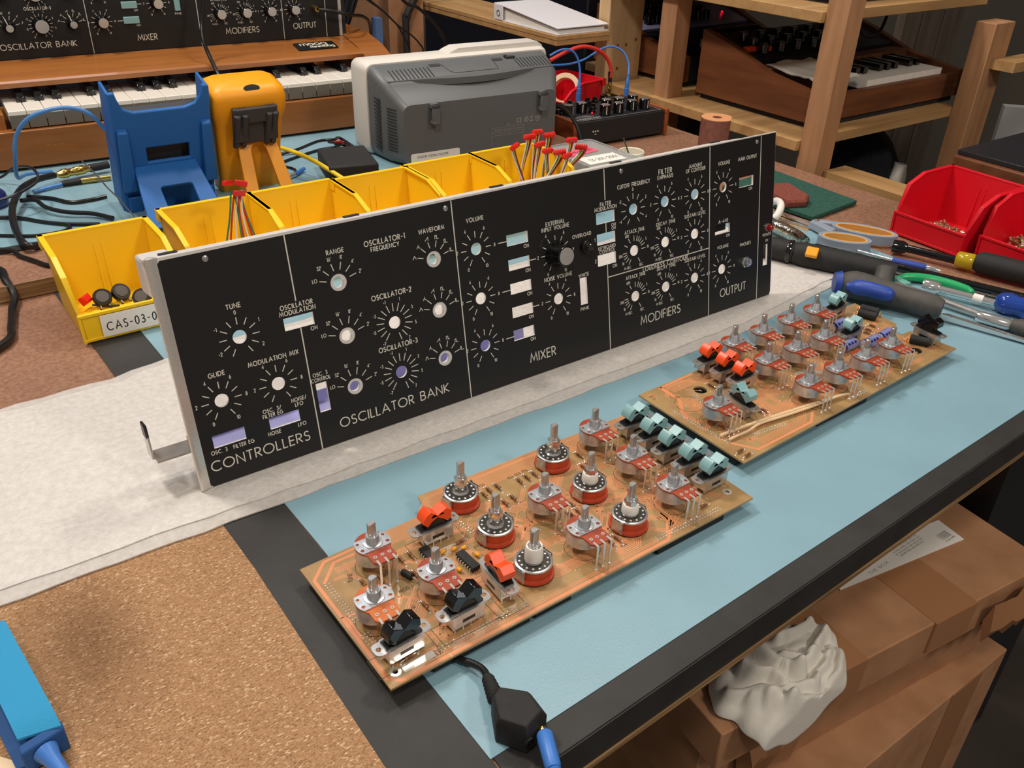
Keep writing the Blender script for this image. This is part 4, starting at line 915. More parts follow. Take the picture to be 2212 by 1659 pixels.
# ================================================================== oscilloscope from behind
sc = thing('oscilloscope', 'grey and white bench oscilloscope seen from behind with a carry handle recess', 'oscilloscope', (481, 698, 18.8), -math.radians(3.8))
def rs(y, x0, x1, z0, z1, r): return [(px, y, pz) for px, pz in rrect(x0, x1, z0, z1, r, 5)]
b = MB(); b.loft([rs(8, 8, 328, 6, 132, 10), rs(0, 3, 332, 2, 136, 12), rs(-40, 3, 330, 1, 137, 13), rs(-46, 7, 326, 4, 134, 12)])
k = MB(); k.plate([(148, 126), (150, 136), (158, 140), (170, 144), (316, 144), (325, 138), (328, 126)], -34, -2); b.add([(x, z, y) for x, y, z in k.v if True], [f[::-1] for f in k.f])
b.build('bezel', 'scope_white', sc, smooth=40)
b = MB(); b.loft([rs(-46, 9, 324, 2, 132, 12), rs(-54, 10, 323, 1, 130, 12), rs(-92, 15, 316, 0.6, 116, 12), rs(-94, 16, 315, .6, 112, 12), rs(-130, 26, 292, 4, 91, 12)]); b.build('rear_case', 'scope_gray', sc, smooth=45)
b = MB(); n = 16; arc = [(22+288*i/n, -92-16*math.sin(PI*max(0, min(1, (i/n-.12)/.76)))**1.2) for i in range(n+1)]
b.plate([(22, -78)]+arc+[(310, -78)], 108, 117.4); b.build('carry_handle', 'scope_gray', sc, bev=1.5)
b = MB()
for k in range(11): b.bx(34+k*6.4, 35.6+k*6.4, -88, -64, 117+0, 118.2)
for k in range(10): b.bx(252+k*6.0, 253.6+k*6.0, -86, -62, 117, 118.2)
b.M = Matrix.Identity(4)
def onslope(y): return 130-(y+54)*-.368
b.v = [(x, y, onslope(y)+(.9 if z > 117.5 else -1)) for x, y, z in b.v]
for x0, x1 in ((104, 122), (214, 232)):
    q = [(x0, -58), (x1, -58), (x1, -64), (x0, -64)]; b.hexa([(x, y, onslope(y)-1) for x, y in q][::-1], [(x, y, onslope(y)+.8) for x, y in q][::-1])
pts = [(124, -60), (130, -78), (136, -84), (212, -84), (214, -78), (214, -66)]
for (x0, y0), (x1, y1) in zip(pts, pts[1:]): b.rod((x0, y0, onslope(y0)+.2), (x1, y1, onslope(y1)+.2), .5, n=6)
b.build('vent_slot', 'scope_slot', sc)
b = MB(); b.bx(240, 256, -62, -54, 126, 131); b.bx(238, 242, -60, -55, 129, 133); b.build('latch', 'scope_slot', sc, bev=.6)
b = MB()
for k in range(14): b.bx(10.2, 12.6, -80, -62, 18+k*5.6, 19.2+k*5.6); b.hexa([(15+.27*1, -96, 22+k*4.6), (17, -96, 22+k*4.6), (23.4, -116, 22+k*4.6), (21.2, -116, 22+k*4.6)][::-1], [(15, -96, 23.2+k*4.6), (17, -96, 23.2+k*4.6), (23.4, -116, 23.2+k*4.6), (21.2, -116, 23.2+k*4.6)][::-1])
b.build('side_vent', 'scope_slot', sc)
for x in (74, 263):
    b = MB(); b.bx(x-6, x+6, -143, -129, 84, 91); b.bx(x-6, x+6, -143, -137, 66, 91); b.bx(x-6, x+6, -143, -129, 62, 67); b.build('cord_hook', 'scope_gray', sc, bev=1.2)
pr = MB()
def bp(s, x, z, h, wd=None): 
    t_ = MB(); text(t_, s, x, z, h, .14, .8, .22, width=wd); pr.add(t_.v, t_.f)
bp('CE', 224, 46.4, 6.4); pr.ribbon(circ(237, 49.5, 3.7)+[circ(237, 49.5, 3.7)[0]], .8); bp('N', 237, 47.6, 3.6); pr.ribbon([(235, 47), (239, 52)], .7)
pr.ribbon([(244, 46.6), (249.4, 46.6)], .9); pr.ribbon([(244.4, 48), (249, 53.6)], .5); pr.ribbon([(249, 48), (244.4, 53.6)], .5); pr.ribbon([(244.6, 52.6), (248.8, 52.6)], .5)
pr.ribbon(circ(258, 49.5, 4.4)+[circ(258, 49.5, 4.4)[0]], .6); pr.ribbon([(255, 51), (258, 46.6), (261, 51), (255, 51)], .6)
pr.ribbon([(175, 42), (175, 14)], .3); pr.ribbon([(175, 42), (232, 42.6), (232, 20)], .3); pr.ribbon([(175, 34), (232, 34.6)], .3); pr.ribbon([(175, 30), (232, 30.6)], .3)
bp('100-240V 50-60HZ 30W MAX', 204, 36.8, 2, 50); bp('LINE', 204, 44.2, 2.2); 
pr.v = [(x, -130.3-.12+(z-10)*.0, z) for x, z, y in pr.v]; pr.f = [f[::-1] for f in pr.f]
pr.v = [(x, -130.4, z) for x, y, z in pr.v]; pr.build('rating_print', 'print_gray', sc)
b = MB(); k = rrect(36, 118, 2, 20, 3); b.plate([(x, -z) for x, z in k][::-1], 130.2, 130.7); b.v = [(x, -z, -y) for x, y, z in b.v]; st_ = b.build('label_sticker', 'paper', sc)
t_ = MB(); text(t_, 'COLOR OSCILLOSCOPE', 72, 13, 3.0, .16, .8, .24, width=52); b = MB(); b.add([(x, -130.85, z) for x, z, y in t_.v], [f[::-1] for f in t_.f]); b.build('sticker_text', 'print_black', st_)
# ================================================================== keyboard synthesizer at the back left
ks = thing('keyboard_synthesizer', 'wooden keyboard synthesizer with an upright black knob panel at the back left', 'synthesizer', (-61.5, 988, 18.8), -.059)
# its own axes: x along the panel, panel face at y=0, keys towards -y
b = MB(); b.bx(-40, 704, -152, -134, 4, 55); b.bx(-40, 94, -134, -92, 4, 76); b.bx(-40, 704, -134, 160, 4, 20); b.build('case_front', 'synth_wood', ks, bev=1.2)
b = MB(); b.bx(-36, 700, -146, 150, 0, 4); b.build('base_plate', 'black_matte', ks)
b = MB(); b.loft([[(x, y, z) for y, z in ((-86, 99), (-88, 106), (-84, 108.6), (-4, 121.4), (-2, 121.2), (-2, 113), (-80, 98))] for x in (-40, 655)]); b.build('hinge_strip', 'synth_wood', ks, smooth=20)
b = MB(); b.loft([[(x, y, z) for y, z in ((-152, 20), (-152, 62), (-100, 100), (-60, 114), (0, 124), (160, 124), (160, 20))] for x in (656, 704)]); b.build('end_cheek', 'synth_wood', ks, smooth=20)
b = MB(); b.bx(-14, 664, 3, 90, 122.4, 318); b.build('panel_box', 'black_matte', ks)
b = MB(); b.bx(0, 650, 0, 2.8, 122, 301); fp = b.build('front_panel', 'panel_black', ks)
b = MB(); b.bx(650.2, 655, -3, 2.8, 122, 301); b.build('end_trim', 'alu', ks)
im = MB(); panel_ink(im, 0); b = MB(); b.add([(x, -.12-z*3, y+122) for x, y, z in im.v], im.f); b.build('lettering', 'ink', fp)
def face(mb): mb.v = [(x, -z, y+122) for x, y, z in mb.v]; return mb
def kknob(u, v, r, pointer=None):
    b = MB(); b.lathe([(r+3.4, .2), (r+3.2, 2.4), (r+.5, 6), (r+.4, 14), (r, 14.5)], u, v, 28); face(b); k = b.build('knob', 'black_gloss', ks)
    b = MB(); b.lathe([(r, 14.4), (r-.3, 15.2), (.4, 15.3)], u, v, 28); face(b).build('knob_cap', 'knob_alu', k)
    if pointer is not None:
        b = MB(); a = math.radians(pointer); b.ribbon([(u+4*math.cos(a), v+4*math.sin(a)), (u+13.5*math.cos(a), v+13.5*math.sin(a))], 1.4, 9); face(b).build('pointer_line', 'ink', k)
for u, v in ((137.1, R2), (137.1, R3), (223.3, R2), (223.3, R3)): kknob(u, v, 5.2, 105)
for u, v, r in ((180, R2, 9.4), (180, R3, 9.4), (265.2, R2, 7.2), (265.2, R3, 7.2), (349.8, 67.5, 7.2), (445.5, 47, 7.2), (487.3, 47, 7.2), (528.9, 47, 7.2), (570, 47.2, 7.2), (445.5, 93.5, 7.2), (487.3, 93.5, 7.2), (528.9, 93.5, 7.2)): kknob(u, v, r)
for s in SLOTS[4:10]:
    b = MB(); b.bx(s[0], s[1], s[2], s[3], -.5, 3.4); face(b); b.f = [f[::-1] for f in b.f]; b.build('rocker_cap', 'cap_blue', ks, bev=.8)
b = MB(); b.lathe([(5.6, 0), (5.4, 10), (4, 16)], 607, 47, 16); face(b).build('jack_plug', 'gold', ks)
b = MB(); b.plate(rrect(553, 624, -60, -27, 4), 0, 1.2); b.v = [(x, y, 108.8+(y+84)*.16+.25+z) for x, y, z in b.v]; npl = b.build('nameplate', 'black', ks)
t_ = MB(); text(t_, 'moog', 586, -42, 15, .14, 1.0, .16, width=46); text(t_, 'minimoog', 598, -53, 10, .15, 1.0, .2, width=42)
b = MB(); b.add([(x, y, 108.8+(y+84)*.16+1.8) for x, y, z in t_.v], t_.f); b.build('nameplate_lettering', 'ink', npl)
KP = 23.5; K0 = 99.0
wk = MB(); wk.bx(.5, KP-.5, -145, -20, 66, 81); wk2 = MB(); wk2.bx(.6, KP-.6, -143.6, -138, 57, 74.5)
first_w = None
for k in range(23):
    if first_w is None:
        first_w = wk.build('white_key', 'key_white', ks, bev=.8); lo = MB(); lo.bx(.7, KP-.7, -145.2, -140, 57, 75.2); lo.build('key_front', 'key_front', first_w); o = first_w
    else: o = copy_tree(first_w, ks)
    o.location = ((K0+k*KP)*S, 0, 0)
first_b = None
for k in range(23):
    if k % 7 in (3, 6) or k == 22: continue
    if first_b is None:
        b = MB(); b.loft([[(x, y, z) for x, z in ((-6.6, 81.1), (6.6, 81.1), (5.0, 93+d), (-5.0, 93+d))] for y, d in ((-96, -5), (-90, 0), (-20, 0))]); first_b = b.build('black_key', 'black_gloss', ks, bev=.8); o = first_b
    else: o = first_b.copy(); COL.objects.link(o); o.parent = ks
    o.location = ((K0+(k+1)*KP)*S, 0, 0)
# ================================================================== small tabletop synthesizer
ss = thing('tabletop_synthesizer', 'small black tabletop synthesizer with wooden cheeks, knobs and patch cables', 'synthesizer', (823, 567, 0.2), -.045)
b = MB(); b.bx(2, 196, 0, 122, 3, 43); b.bx(8, 190, 6, 116, 0, 3); b.build('chassis', 'black_matte', ss, bev=1.5)
b = MB(); b.plate(rrect(4, 194, 2, 120, 3), 43.1, 44.2); top_ = b.build('control_panel', 'synth_dark', ss)
for x in (-6, 196.6): MB().bx(x, x+7.6, -3, 126, 1, 46).build('wood_cheek', 'cheek', ss, bev=1)
im = MB(); im.ribbon(rrect(7, 191, 5, 117, 3)+[rrect(7, 191, 5, 117, 3)[0]], .8, 44.3); text(im, 'WERKSTATT', 36, 9, 6.5, .2, .8, .16, width=52, z=44.3)
for k in range(8): im.ribbon([(80+14*k, 30), (90+14*k, 30)], .6, 44.3)
for k in range(3): text(im, 'ANALOG SYNTHESIZER', 34, 20+k*4, 2.2, .18, .8, .2, width=40-8*k, z=44.3)
im.build('panel_print', 'print_gray', top_)
b = MB()
for k in range(3): b.lathe([(1.5, 0), (1.5, .3)], 38+k*5, 25, 12)
b.bx(41, 45, 19.6, 20.8, 0, .3); b.v = [(x, -z-.02, y) for x, y, z in b.v]; b.f = [f[::-1] for f in b.f]; b.build('port_marks', 'ink', ss)
nk = None
RI = Matrix.Rotation(.045, 4, 'Z')
for wx, wy in ((842, 612), (873, 614), (900, 583), (930, 583), (963, 585), (991, 583), (927, 612), (955, 610), (990, 612)):
    p = RI @ Vector((wx-823, wy-567, 0))
    if nk is None:
        b = MB(); b.lathe([(9.6, 44.4), (9.4, 60.5), (8.6, 61.6), (.5, 61.8)], 0, 0, 28); nk = b.build('knob', 'black_gloss', ss); MB().lathe([(8.2, 61.9), (.5, 62.2)], 0, 0, 24).build('knob_cap', 'steel', nk)
        b = MB(); b.bx(-.6, .6, -9.9, -9.3, 47, 60); b.build('pointer_line', 'ink', nk); o = nk
    else: o = copy_tree(nk, ss)
    o.location = (p.x*S, p.y*S, 0); o.rotation_euler = (0, 0, .4*((wx*7) % 3-1))
jk = None
for wx, wy in ((860, 659), (886, 663), (829, 623), (928, 664), (944, 662), (892, 608), (915, 643), (965, 666), (910, 628), (975, 672), (850, 640)):
    p = RI @ Vector((wx-823, wy-567, 0))
    if jk is None: b = MB(); b.lathe([(6, 44.4), (6, 48), (4.4, 48.4), (4.4, 53), (3.4, 53.4)], 0, 0, 8); b.ring(0, 0, 44.35, 44.9, 7.4, 6.1, 16); jk = b.build('patch_socket', 'black_gloss', ss); o = jk
    else: o = jk.copy(); COL.objects.link(o); o.parent = ss
    o.location = (p.x*S, p.y*S, 0)
b = MB(); b.lathe([(1.6, 44.3), (1.2, 46)], 0, 0, 10); p = RI @ Vector((65, 36, 0)); o = b.build('indicator_led', 'led_red', ss); o.location = (p.x*S, p.y*S, 0)
def cable(name, pts, r, mat, label, cat='cable', plugs=(), sm=6, group=None):
    base = min(pts, key=lambda p: p[2]); t = thing(name, label, cat, base, 0, group)
    MB().tube(pts, r, 10, sm).build('lead', mat, t, world=True)
    for nm, m, p, q, prof in plugs: MB().spin(p, q, prof, 18).build(nm, m, t, world=True)
    return t
BOOT = [(0, 4.4), (.35, 4.6), (.36, 4.0), (.55, 3.8), (.56, 3.3), (.75, 3.0), (.76, 2.7), (1, 2.3)]
cable('patch_cable', [(910, 668, 88), (912, 672, 104), (908, 676, 122), (897, 680, 134), (878, 684, 136), (858, 690, 127)], 1.9, 'cable_blue', 'blue patch cable plugged into the tabletop synthesizer beside the oscilloscope', plugs=[('plug_boot', 'cable_blue', (910, 668, 49.2), (910, 668, 89), BOOT)], group='blue patch cables')
cable('patch_cable', [(1014, 655, 86), (1020, 664, 104), (1016, 676, 122), (1000, 688, 131), (980, 698, 126), (950, 704, 111), (915, 706, 105), (870, 706, 107)], 1.9, 'cable_blue', 'blue patch cable arching to the right end of the tabletop synthesizer', plugs=[('plug_boot', 'cable_blue', (1012, 655, 49.2), (1014, 655, 88), BOOT)], group='blue patch cables')
cable('patch_cable', [(984, 670, 82), (984, 672, 100), (974, 676, 118), (952, 680, 132), (925, 686, 137), (893, 690, 130), (862, 694, 118)], 3.4, 'cable_red', 'thick red cable with a gold plug in the tabletop synthesizer',
      plugs=[('plug', 'gold', (984, 670, 49.2), (984, 670, 74), [(0, 4.6), (.1, 4.8), (.12, 4.2), (.4, 4.2), (.42, 5), (.6, 5), (.62, 4.2), (.8, 4.4), (1, 3.4)]), ('strain_relief', 'black', (984, 670, 74), (984, 672, 92), [(0, 3.7), (1, 3.7)])])
cable('power_lead', [(771, 556, 84), (786, 549, 74), (795, 540, 59), (799, 530, 43), (800, 522, 24), (798, 519, 4)], 3.2, 'cable_black', 'thick black lead curving down at the left cheek of the tabletop synthesizer')
red3 = make_bin('red_bin', 'red bin holding a roll of tan tape behind the tabletop synthesizer', (919, 780, .2), -1.41, None, 60.0)
b = MB(); b.M = Matrix.Translation((978, 790, 36.5)) @ Matrix.Rotation(-1.0, 4, 'Z') @ Matrix.Rotation(1.1, 4, 'X'); b.ring(0, 0, -7, 7, 31, 22, 40)
single(b, 'tape_roll', 'tape_cream', 'roll of shiny tan tape standing in the red bin behind the small synthesizer', 'tape roll', (978, 790, 4))
# clear lid, cup, sanding roll
cl = thing('plastic_box', 'clear plastic box lid with a pink and a cream label behind the panel', 'plastic box', (705, 385, .8), 0)
b = MB(); 
for q in (rrect(660, 752, 318, 446, 10),):
    inn = rrect(663, 749, 321, 443, 9); b.plate(q, 2, 58, [inn]); b.plate(rrect(662, 750, 320, 444, 9), 54, 56)
b.build('lid', 'clear', cl, world=True)
b = MB(); b.bx(720, 738, 441, 450, 48, 57); b.build('latch', 'clear', cl, world=True)
b = MB(); b.M = Matrix.Translation((694, 404, 56.3)) @ Matrix.Rotation(.06, 4, 'Z'); b.bx(-26, 30, -12, 12, 0, .4); lb = b.build('pink_label', 'paper_pink', cl, world=True)
t_ = MB(); text(t_, 'PA-05-001-5525', 2, -4, 7, .1, .7, .24, width=46); b = MB(); b.M = Matrix.Translation((694, 404, 56.85)) @ Matrix.Rotation(.06, 4, 'Z'); b.add(t_.v, t_.f); b.build('handwriting', 'print_black', cl, world=True)
b = MB(); b.M = Matrix.Translation((702, 362, 56.3)) @ Matrix.Rotation(-.03, 4, 'Z'); b.bx(-32, 34, -16, 16, 0, .4); b.build('cream_label', 'paper', cl, world=True)
t_ = MB(); text(t_, '13-201-2001', 4, -5, 9, .1, .7, .24, width=50); b = MB(); b.M = Matrix.Translation((702, 362, 56.85)) @ Matrix.Rotation(-.03, 4, 'Z'); b.add(t_.v, t_.f); b.build('handwriting', 'print_black', cl, world=True)
b = MB(); b.lathe([(19, 0), (20.5, 1), (20.5, 31), (19.6, 32), (18.4, 31), (18.4, 2), (1, 2)], 826, 432, 36, caps=False)
cup = thing('small_cup', 'small cream cup with a grey stick in it on the brown board', 'cup', (826, 432, .2)); b.build('cup', 'white_ceramic', cup, world=True)
o = single(MB().rod((832, 428, 2.6), (818, 444, 50), 1.2), 'stick', 'tool_gray', 'thin grey stick leaning in the small cream cup', 'stick', (832, 428, 2.6))
sr = thing('sanding_block', 'tall maroon tube-shaped block with a flat side and a hole in its pink top', 'sanding block', (1005, 424, .2))
outl = [(1005+26*math.cos(math.radians(a)), 424+26*math.sin(math.radians(a))) for a in range(-20, 281, 12)]
b = MB(); b.plate(outl, 0, 62, [circ(1005, 424, 8, 16)]); b.build('tube', 'wood_roll_side', sr, world=True)
b = MB(); b.plate(outl, 62, 63, [circ(1005, 424, 8, 16)]); b.build('end_face', 'wood_roll', sr, world=True)
# ================================================================== shelving at the right rear
sh = thing('shelving_unit', 'open timber shelving unit with plywood shelves holding old keyboards', 'shelf', (1095, 320, -750))
def board(x0, x1, y0, y1, z0, z1, mat, name): 
    MB().bx(x0, x1, y0, y1, z0, z1).build(name, mat, sh, world=True, bev=1)

for z0, z1 in ((20, 37), (216, 232), (-250, -234)): board(1088, 1560, 322.2, 800, z0, z1, 'ply', 'shelf_board'); board(1186, 1560, 800.2, 980, z0, z1, 'ply', 'shelf_board')
board(1186, 1330, 982, 990, -750, 700, 'synth_dark', 'darkening_sheet'); board(1331, 1620, 982, 990, -750, 700, 'back_board', 'back_board')  # near-black sheet added to darken the gap behind the shelves; boards beside it

def post(x0, x1, y0, y1, z0, z1, mat='pine_z', par=None, name='post'): MB().bx(x0, x1, y0, y1, z0, z1).build(name, mat, par or sh, world=True, bev=1.5)
post(1097, 1136, 283, 322, -750, 700); post(1103, 1142, 640, 678, -750, 700); post(1540, 1606, 284, 322, -750, 190); post(1562, 1606, 900, 938, -750, 700)
b = MB().bx(1560, 1900, 240, 283.8, 112, 129); single(b, 'plywood_shelf', 'ply', 'short plywood shelf end fixed to the blunt post at the right edge', 'shelf', (1700, 260, 112))
rear = thing('upright_post', 'pale pine post with dark knots right of the ring binder', 'post', (1136, 820, -750)); post(1091, 1182, 806, 838, -750, 700, 'pine_light', rear, 'timber')
for x, z in ((1119, 104), (1166, 112), (1141, 104), (1122, 60)): b = MB(); b.lathe([(3.6, 0), (3.0, .4)], 0, 0, 12); b.v = [(px+x, 805.8-pz, py+z) for px, py, pz in b.v]; b.build('knot', 'synth_wood', rear, world=True)
ts = thing('plywood_shelf', 'two-layer plywood shelf over the oscilloscope carrying a ring binder', 'shelf', (1020, 1000, 117))
MB().bx(956, 1088, 797, 1560, 126.5, 135).build('shelf_board', 'ply_y', ts, world=True, bev=1); MB().bx(957, 1088, 798, 1560, 117, 126.4).build('shelf_lip', 'ply', ts, world=True, bev=1)
MB().bx(957, 1000, 1520, 1560, -750, 116.9).build('shelf_leg', 'pine_light', ts, world=True)
bd = thing('ring_binder', 'white ring binder lying on the shelf above the oscilloscope', 'binder', (1020, 900, 135.2))
def slab(name, mat, z0, z1):                 # wedge: (front, back) heights
    b = MB(); c = [(960, 800), (1086, 800), (1086, 1004), (960, 1004)]
    b.hexa([(x, y, z0[0] if y < 900 else z0[1]) for x, y in c], [(x, y, z1[0] if y < 900 else z1[1]) for x, y in c]); return b.build(name, mat, bd, world=True, bev=.5)
slab('cover', 'binder', (135.3, 135.3), (137.5, 137.5)); slab('cover', 'binder', (146, 165), (148.2, 167.6))
b = MB(); b.hexa([(966, 806, 137.6), (1080, 806, 137.6), (1080, 999, 137.6), (966, 999, 137.6)], [(966, 806, 143), (1080, 806, 143), (1080, 999, 160), (966, 999, 160)]); b.build('pages', 'paper', bd, world=True)
MB().bx(958, 1088, 1004.2, 1007, 135.3, 167.4).build('spine', 'binder', bd, world=True)
MB().bx(958.4, 960.2, 978, 1004, 137.6, 165).build('spine_flap', 'binder', bd, world=True)
b = MB(); b.M = Matrix.Translation((958.2, 991, 150)) @ Matrix.Rotation(-PI/2, 4, 'Y'); b.ring(0, 0, 0, 1.2, 6, 4, 20); b.build('finger_ring', 'steel', bd, world=True)
# synths on the shelves
def old_synth(x0, y0, z0, W, D, label, rz=0.0, knobs=0, lit=None, mat='walnut', top='synth_dark'):
    t = thing('stored_synthesizer', label, 'synthesizer', (x0, y0, z0), rz, 'old keyboards on the shelves')
    b = MB(); b.loft([[(x, y, z) for y, z in ((0, 10), (0, 58), (110, 74), (200, 105), (D, 122), (D, 10))] for x in (0, 16)]); b.build('end_cheek', 'walnut_y', t)
    b = MB(); b.loft([[(x, y, z) for y, z in ((0, 10), (0, 58), (110, 74), (200, 105), (D, 122), (D, 10))] for x in (W-16, W)]); b.build('end_cheek', 'walnut_y', t)
    MB().bx(16.2, W-16.2, 2, 16, 10, 52).build('front_rail', mat, t); MB().bx(8, W-8, 6, D-6, 0, 9.9).build('base_plate', 'black_matte', t)
    MB().bx(16.4, W-16.4, 116, D-4, 12, 78).build('case', mat, t)
    MB().hexa([(16.5, 150, 79), (W-16.5, 150, 79), (W-16.5, D-6, 79), (16.5, D-6, 79)], [(16.5, 150, 84), (W-16.5, 150, 84), (W-16.5, D-6, 112), (16.5, D-6, 112)]).build('control_panel', top, t)
    n = int((W-200)/23.5); k0 = None
    for k in range(n):
        if k0 is None: k0 = MB().bx(.5, 23, 18, 114, 46, 62).build('white_key', 'key_white', t); o = k0
        else: o = k0.copy(); COL.objects.link(o); o.parent = t
        o.location = ((160+k*23.5)*S, 0, 0)
    bk = None
    for k in range(n-1):
        if k % 7 in (2, 6): continue
        if bk is None: bk = MB().bx(-6, 6, 56, 114, 62.2, 74).build('black_key', 'black_gloss', t); o = bk
        else: o = bk.copy(); COL.objects.link(o); o.parent = t
        o.location = ((160+(k+1)*23.5)*S, 0, 0)
    kn = None; rr = random.Random(int(W))
    for k in range(knobs):
        if kn is None: kn = MB().lathe([(9, 0), (8.6, 15), (7.6, 16)], 0, 0, 16).build('knob', 'black_gloss', t); o = kn
        else: o = kn.copy(); COL.objects.link(o); o.parent = t
        x, q = 60+(k % (knobs//3))*((W-160)/(knobs//3)), k//(knobs//3); y = 175+q*((D-215)/2.2); o.location = (x*S, y*S, (84.6+(y-150)/(D-156)*28)*S)
    if lit: b = MB(); b.lathe([(2.4, 0), (1.5, 3)], lit[0], lit[1], 10); b.v = [(x, y, z+lit[2]) for x, y, z in b.v]; b.build('indicator_led', 'led_red', t)
    return t
s1 = old_synth(1160, 352, 37.2, 440, 270, 'old walnut synthesizer on the middle shelf with a cloth lying on its left end', 0, 18)
for x, y in ((40, 190), (70, 180)): MB().bx(x-12, x+12, y-7, y+7, 92, 101).build('orange_button', 'orange', s1, bev=2)
b = MB(); rr = random.Random(2); vs = []; n = 12
for i in range(n+1):
    for j in range(n+1):
        u, v = i/n, j/n; x = 20+120*u+rr.uniform(-2, 2); y = 20+110*v+rr.uniform(-2, 2); vs.append((1160+x, 352+y, 37.2+62+y*.13+5+3*math.sin(u*9+v*4)*math.sin(v*7)+(3 if v < .2 else 0)))
b.add(vs+[(x, y, z-1.4) for x, y, z in vs], [((i*(n+1)+j), ((i+1)*(n+1)+j), ((i+1)*(n+1)+j+1), (i*(n+1)+j+1)) for i in range(n) for j in range(n)]+[((n+1)**2+(i*(n+1)+j+1), (n+1)**2+((i+1)*(n+1)+j+1), (n+1)**2+((i+1)*(n+1)+j), (n+1)**2+(i*(n+1)+j)) for i in range(n) for j in range(n)])
single(b, 'cloth', 'cloth_white', 'crumpled grey cloth lying on the left end of the shelved synthesizer', 'cloth', (1220, 400, 100))
old_synth(1192, 690, 37.2, 360, 270, 'dark synthesizer with a lit red lamp at the back of the middle shelf', .0, 24, (300, 190, 96), 'synth_dark', 'metal_blue_sheen')
old_synth(1165, 360, 232.4, 400, 270, 'dark synthesizer on the upper shelf, only its underside showing', 0, 0, None, 'synth_dark')
lp = thing('stored_synthesizer', 'wooden synthesizer with a dark lid standing low at the right edge behind the red bins', 'synthesizer', (1330, -60, -170), 0, 'old keyboards on the shelves')
MB().bx(1240, 1800, -70, 140, -120, 38).build('case', 'walnut', lp, world=True, bev=2); MB().bx(1250, 1790, -50, 140, 38.2, 46).build('lid', 'synth_dark', lp, world=True, bev=1); MB().bx(1245, 1795, -64, -52, 38.2, 58).build('lid_rail', 'scope_white', lp, world=True)
for x in (1270, 1760): MB().bx(x-25, x+25, -50, 130, -750, -120.2).build('stand_leg', 'walnut', lp, world=True)
# things hung and piled in the gloom behind
ck = thing('hanging_cloth', 'black cloth hanging behind the right end of the keyboard synthesizer', 'cloth', (740, 1230, -750))
b = MB(); n = 24; ring1 = []
secs = []
for z, xl, xr in ((-750, 640, 780), (60, 650, 745), (108, 655, 742), (140, 660, 758), (180, 662, 776), (400, 640, 800)):
    secs.append([(xl+(xr-xl)*i/n, 1225+9*math.sin(i*1.7), z) for i in range(n+1)]+[(xr-(xr-xl)*i/n, 1239+9*math.sin((n-i)*1.7), z) for i in range(n+1)])
b.loft(secs); b.build('fabric', 'dark_cloth', ck, world=True, smooth=70)
b = MB(); b.bx(800, 816, 1220, 1240, -750, 118); single(b, 'denim_strip', 'denim', 'strip of faded blue cloth beside the hanging black cloth', 'cloth', (808, 1230, -750))
bx = thing('storage_box', 'tan cardboard box standing behind the oscilloscope', 'box', (930, 1300, -750)); MB().bx(862, 950, 1275, 1500, -750, 150).build('carton', 'cardboard', bx, world=True, bev=1); MB().bx(951, 954, 1275, 1470, -750, 116).build('side_board', 'tool_gray', bx, world=True)
MB().bx(1020.5, 1028, 1575, 1700, -750, 108).build('blue_edge', 'cable_blue', bx, world=True)
b = MB(); b.tube([(900, 1250, -740), (890, 1250, 30), (892, 1250, 105), (905, 1250, 135), (930, 1250, 180), (960, 1250, 300)], 8, 8); single(b, 'hose', 'black_matte', 'thick black hose rising beside the cardboard box behind the oscilloscope', 'hose', (900, 1250, -740))
cable('hanging_cable', [(690, 1000, 260), (745, 1000, 184), (778, 1000, 168), (812, 1000, 139), (830, 1000, 115), (838, 1000, 91), (842, 1000, 19.5)], 3.2, 'cable_black', 'black cable curving down behind the top of the oscilloscope', group='cables hanging behind the bench')
cable('hanging_cable', [(640, 1000, 210), (673, 1000, 187), (704, 1000, 166), (733, 1000, 140), (762, 1000, 120), (779, 1000, 103), (787, 1000, 87), (790, 1000, 19.5)], 1.7, 'cable_black', 'thinner black cable running down from the hanging cloth behind the oscilloscope', group='cables hanging behind the bench')
cable('hanging_cable', [(640, 1010, 216), (700, 1010, 172), (733, 1008, 142), (749, 1008, 117), (761, 1008, 89), (766, 1008, 19.5)], 1.5, 'cable_black', 'thin black cable splitting off left of the others behind the oscilloscope', group='cables hanging behind the bench')
cable('hanging_cable', [(347, 900, 243), (334, 900, 191), (328, 890, 164), (331, 880, 140), (334, 862, 118), (336, 846, 106)], 3.0, 'cable_black', 'black cable hanging in front of the keyboard synthesizer panel down to its keys')
cable('output_lead', [(544, 931, 188), (570, 928, 184), (604, 930, 176), (655, 985, 162), (705, 1060, 132), (735, 1120, 60)], 3, 'cable_black', 'black lead leaving the jack plug on the keyboard synthesizer panel')
bg = thing('bag', 'black bag with a white patch below the middle shelf', 'bag', (1560, 500, -234)); b = MB(); b.loft([[(1540+rx*math.cos(2*PI*i/20)*(1+.1*math.sin(3*i)), 505+ry*math.sin(2*PI*i/20), z) for i in range(20)] for z, rx, ry in ((-233.9, 100, 80), (-200, 120, 95), (-120, 115, 90), (-70, 90, 60), (-40, 50, 30))]); b.build('bag_body', 'dark_cloth', bg, world=True, smooth=70)
b = MB(); b.loft([[(1572+rx*math.cos(2*PI*i/16), 412+14*math.sin(2*PI*i/16), z) for i in range(16)] for z, rx in ((-190, 12), (-160, 26), (-125, 24), (-100, 8))]); b.build('white_patch', 'white', bg, world=True, smooth=70)

